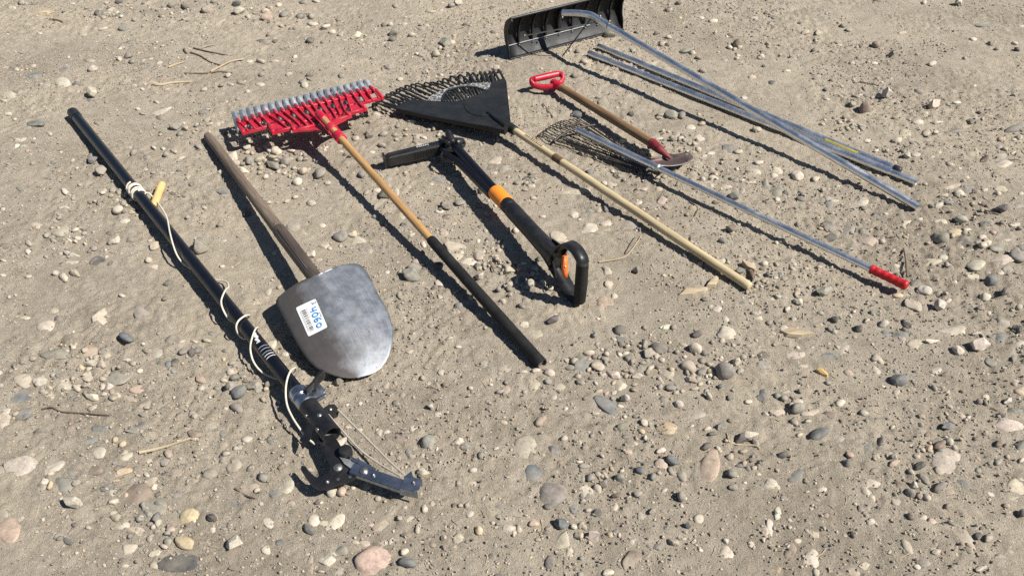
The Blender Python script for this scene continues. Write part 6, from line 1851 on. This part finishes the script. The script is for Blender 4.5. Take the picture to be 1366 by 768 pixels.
def build_gravel():
    rs = np.random.default_rng(77)
    # the surveyed small stones past the largest 300
    S_ = SMALL
    cx = np.array([s[0].x for s in S_]); cy = np.array([s[0].y for s in S_])
    r = np.array([s[1] for s in S_]); el = np.array([s[2] / s[1] for s in S_])
    emb = np.array([s[4] == 'e' for s in S_])
    fl = np.where(emb, 0.5, 0.8) * el
    joined_pebbles('pebbles', cx, cy, r, fl, np.array([s[5] for s in S_]), 2, 3, np.where(emb, -0.15, 0.35), True, el, np.array([s[3] for s in S_]))
    # pea gravel
    p = in_view_points(3600, rs)
    r = 0.0036 + 0.0085 * rs.random(len(p)) ** 3.0
    joined_pebbles('gravel', p[:, 0], p[:, 1], r, rs.uniform(0.45, 0.8, len(p)), rand_tones(len(p), rs), 2, 4, rs.uniform(-0.3, 0.5, len(p)), True)
    # flat stones trodden into the dirt
    p = in_view_points(1700, rs)
    r = 0.006 + 0.016 * rs.random(len(p)) ** 2.4
    joined_pebbles('trodden_stones', p[:, 0], p[:, 1], r, rs.uniform(0.3, 0.5, len(p)), rand_tones(len(p), rs, 'wwwwtttgggggbbbbddppyrk'), 2, 14, rs.uniform(-0.45, -0.1, len(p)), True)
    # grit
    p = in_view_points(44000, rs, 1.1)
    r = 0.0013 + 0.0034 * rs.random(len(p)) ** 2.2
    joined_pebbles('grit', p[:, 0], p[:, 1], r, rs.uniform(0.6, 1.2, len(p)), rand_tones(len(p), rs, 'ttttttttttwwwggggbbdddpyrrk'), 1, 5, rs.uniform(0.1, 0.9, len(p)))
    # pockets of pebbles where the photograph shows them heaped
    heaps = [(372, 215, 70, 26, 260), (330, 190, 40, 20, 60), (655, 345, 34, 26, 150), (705, 375, 40, 22, 170), (860, 480, 75, 40, 200), (955, 495, 40, 30, 120), (130, 500, 70, 40, 200),
             (95, 320, 60, 34, 160), (160, 265, 50, 24, 110), (905, 190, 40, 18, 110), (1010, 375, 24, 14, 60), (370, 25, 50, 18, 130), (240, 12, 60, 14, 130), (150, 20, 50, 12, 90), (250, 172, 50, 16, 90),
             (1000, 70, 50, 12, 70), (330, 510, 26, 22, 70), (200, 690, 50, 40, 100), (800, 640, 50, 30, 70), (990, 615, 40, 22, 40), (1240, 600, 50, 24, 40), (930, 230, 60, 20, 120), (700, 240, 24, 14, 50),
             (1130, 170, 40, 14, 90), (1190, 205, 24, 12, 50), (1300, 280, 60, 40, 160), (800, 20, 90, 14, 60), (560, 180, 40, 14, 60), (1060, 545, 36, 26, 40)]
    X, Y_ = [], []
    for (hx, hy, sx, sy, n) in heaps:
        for _ in range(int(n * 0.6)):
            q = W(hx + rs.normal() * sx * 0.5, hy + rs.normal() * sy * 0.5)
            X.append(q.x); Y_.append(q.y)
    X, Y_ = np.array(X), np.array(Y_)
    r = 0.003 + 0.010 * rs.random(len(X)) ** 2.6
    joined_pebbles('heaped_pebbles', X, Y_, r, rs.uniform(0.5, 0.85, len(X)), rand_tones(len(X), rs), 2, 6, rs.uniform(0.0, 0.8, len(X)), True)

build_gravel()

# ------------------------------------------------------------------ sticks, bark and straw
def stick(name, label, pts, rad, mat, cat='stick', lift=0.004):
    P = [W(x / 4.0 + ox, y / 4.0 + oy) for (x, y, ox, oy) in pts]
    P = [Vector((p.x, p.y, H1(p.x, p.y) + lift)) for p in P]
    if isinstance(lift, (list, tuple)):
        pass
    rr = random.Random(hash(label) % 1000 if False else len(label) * 7 + len(pts))
    if len(P) == 2:
        a, b = P
        P = [a, a.lerp(b, 0.35) + Vector((rr.uniform(-.004, .004), rr.uniform(-.004, .004), rr.uniform(0, .004))), a.lerp(b, 0.7) + Vector((rr.uniform(-.004, .004), rr.uniform(-.004, .004), rr.uniform(0, .004))), b]
    sp_ = smooth_path(P, 5)
    n = len(sp_)
    mb = MB()
    mb.tube(sp_, [rad * (1 - 0.45 * i / n) * rr.uniform(0.88, 1.12) for i in range(n)], 7)
    o = mb.build(name, M[mat])
    o['label'] = label
    o['category'] = cat
    return o

def T(tile, *pts):
    return [(x, y, tile[0], tile[1]) for x, y in pts]

stick('stick', 'thick pale broken stick nearest the pole end in the stick pile', T((0, 0), (818, 455), (860, 457), (930, 445), (1022, 438)), 0.0085, 'stick_pale')
stick('stick', 'thin brown stick lying level through the stick pile', T((0, 0), (985, 394), (1100, 398), (1170, 388), (1240, 392)), 0.0038, 'stick_dark')
stick('stick', 'curved brown stick slanting down into the stick pile', T((0, 0), (1020, 285), (1070, 303), (1120, 335), (1180, 355)), 0.0042, 'stick_dark')
stick('stick', 'thin dark stick along the top of the stick pile', T((0, 0), (1035, 262), (1110, 280), (1180, 292), (1250, 303)), 0.0040, 'stick_dark')
stick('stick', 'pale stick rising to the right out of the stick pile', T((0, 0), (1125, 385), (1180, 362), (1240, 335), (1305, 318)), 0.0048, 'stick_pale')
stick('stick', 'short pale splinter at the left of the stick pile', T((0, 0), (900, 360), (940, 348), (985, 335)), 0.005, 'stick_pale')
stick('stick', 'short dark twig end at the top left of the stick pile', T((0, 0), (985, 265), (1000, 290)), 0.005, 'stick_dark')
stick('stick', 'small pale twig tip above the stick pile', T((0, 0), (1080, 262), (1150, 248)), 0.0030, 'stick_pale')
stick('stick', 'short brown stick near the top left corner', T((0, 0), (268, 108), (335, 117)), 0.0065, 'stick_dark')
stick('twig', 'thin bent twig below the dark blue-grey cobble at left', T((0, 384), (230, 652), (285, 648), (330, 665), (460, 677), (590, 690)), 0.0026, 'stick_dark', 'twig')
stick('stick', 'straight pale splinter of wood at lower left', T((0, 576), (752, 125), (860, 92), (1022, 42)), 0.0050, 'stick_pale')
stick('twig', 'short dark twig left of the pole saw hook', T((0, 576), (1255, 300), (1310, 335), (1366, 362)), 0.0026, 'stick_dark', 'twig')
stick('straw', 'pale straw piece right of the pink egg-shaped cobble', T((684, 576), (1130, 52), (1200, 65), (1290, 80), (1315, 98)), 0.0040, 'stick_pale')
stick('twig', 'pale forked twig between weed puller grip and wooden handle', T((684, 192), (460, 632), (585, 610), (635, 562), (688, 490)), 0.0030, 'stick_pale', 'twig')
stick('twig', 'thin side shoot of a dry twig near the pale wooden handle', T((684, 192), (600, 585), (625, 540), (650, 500)), 0.0022, 'stick_dark', 'twig')
stick('twig', 'dark twig standing above the red grip', T((1026, 192), (730, 720), (722, 640), (715, 562)), 0.0036, 'stick_dark', 'twig', 0.010)
stick('twig', 'dark twig in front of the pointed dark stone at right', T((1026, 192), (1120, 360), (1225, 380)), 0.0032, 'stick_dark', 'twig')
stick('twig', 'thin dark twig on bare dirt in the upper right', T((1026, 0), (480, 443), (530, 452), (585, 463)), 0.0034, 'stick_dark', 'twig')
stick('twig', 'thin curved root by the thin aluminium pole', T((684, 192), (945, 305), (980, 335), (985, 355), (970, 385)), 0.0030, 'stick_dark', 'twig')
stick('twig', 'hair-thin twig below the red D-shaped grip', T((684, 0), (160, 560), (185, 590), (215, 625)), 0.0018, 'stick_dark', 'twig')
stick('twig', 'thin twig at the right edge of the picture', T((1026, 192), (1270, 92), (1345, 97)), 0.0026, 'stick_dark', 'twig')
stick('twig', 'small dark stub of wood left of the weed puller grip', T((342, 192), (1250, 630), (1267, 692)), 0.0048, 'stick_dark', 'twig', 0.006)

def chip(name, label, outline, thick, mat, cat):
    P = []
    for (x, y, ox, oy) in outline:
        p = W(ox + x / 4.0, oy + y / 4.0)
        P.append(Vector((p.x, p.y, H1(p.x, p.y) * 0.3 + thick + 0.004)))
    c = sum(P, Vector()) / len(P)
    mb = MB()
    n = len(P)
    rr = random.Random(len(label))
    mb.v += [p + Vector((0, 0, rr.uniform(-0.002, 0.002))) for p in P] + [p.lerp(c, -0.12) - Vector((0, 0, thick + 0.004)) for p in P] + [c + Vector((0, 0, 0.003))]
    for i in range(n):
        j = (i + 1) % n
        mb.face((i, j, 2 * n), None, False)
        mb.face((i, n + i, n + j, j), None, False)
    mb.face([n + i for i in range(n)][::-1], None, False)
    o = mb.build(name, M[mat])
    o['label'] = label
    o['category'] = cat
    return o

chip('bark_chip', 'splintered pale bark chip in the right middle of the dirt', T((1026, 384), (62, 238), (100, 224), (150, 224), (200, 240), (235, 252), (170, 262), (95, 258)), 0.006, 'stick_pale', 'bark')
chip('wood_chip', 'small yellow wood chip below the bark chip at right', T((1026, 384), (250, 440), (272, 434), (312, 464), (305, 475), (280, 466)), 0.004, 'wood_yellow', 'wood chip')
chip('bark_chip', 'long pale bark flake below the end of the wooden handle', T((684, 384), (888, 46), (925, 15), (985, 8), (1035, 8), (1020, 28), (960, 42)), 0.006, 'stick_pale', 'bark')
chip('bark_chip', 'upright pale bark piece left of the wooden handle end', T((684, 192), (1035, 764), (1055, 738), (1082, 716), (1095, 728), (1080, 764)), 0.008, 'stick_pale', 'bark')
chip('bark_chip', 'brown bark piece on the stone at the wooden handle end', T((684, 192), (1222, 642), (1250, 640), (1292, 672), (1286, 690), (1245, 672)), 0.012, 'stick_pale', 'bark')
chip('bark_chip', 'dark bark piece right beside the wooden handle end', T((684, 192), (1255, 690), (1270, 682), (1290, 715), (1278, 730)), 0.010, 'stick_dark', 'bark')
chip('bark_chip', 'pale curled bark near the top left corner', T((0, 0), (180, 84), (215, 66), (260, 58), (290, 68), (250, 76), (215, 80)), 0.006, 'stick_pale', 'bark')

def straw_bits():
    """dry grass and root scraps strewn on the dirt, joined"""
    rs = np.random.default_rng(8)
    p = in_view_points(900, rs, 1.0, False)
    mb = MB()
    for x, y in p:
        a = rs.uniform(0, 6.28); l = rs.uniform(0.010, 0.035); k = rs.uniform(-0.3, 0.3)
        pts = []
        for q in (-0.5, 0.0, 0.5):
            xx = x + math.cos(a) * l * q - math.sin(a) * k * l * (0.25 - q * q)
            yy = y + math.sin(a) * l * q + math.cos(a) * k * l * (0.25 - q * q)
            pts.append((xx, yy))
        hz = H(np.array([t_[0] for t_ in pts]), np.array([t_[1] for t_ in pts]))
        mb.tube([Vector((t_[0], t_[1], h + 0.0014)) for t_, h in zip(pts, hz)], rs.uniform(0.0006, 0.0014), 4)
    o = mb.build('straw_scraps', M['stick_pale'], GROUND, fix=False)
    o['kind'] = 'stuff'

straw_bits()
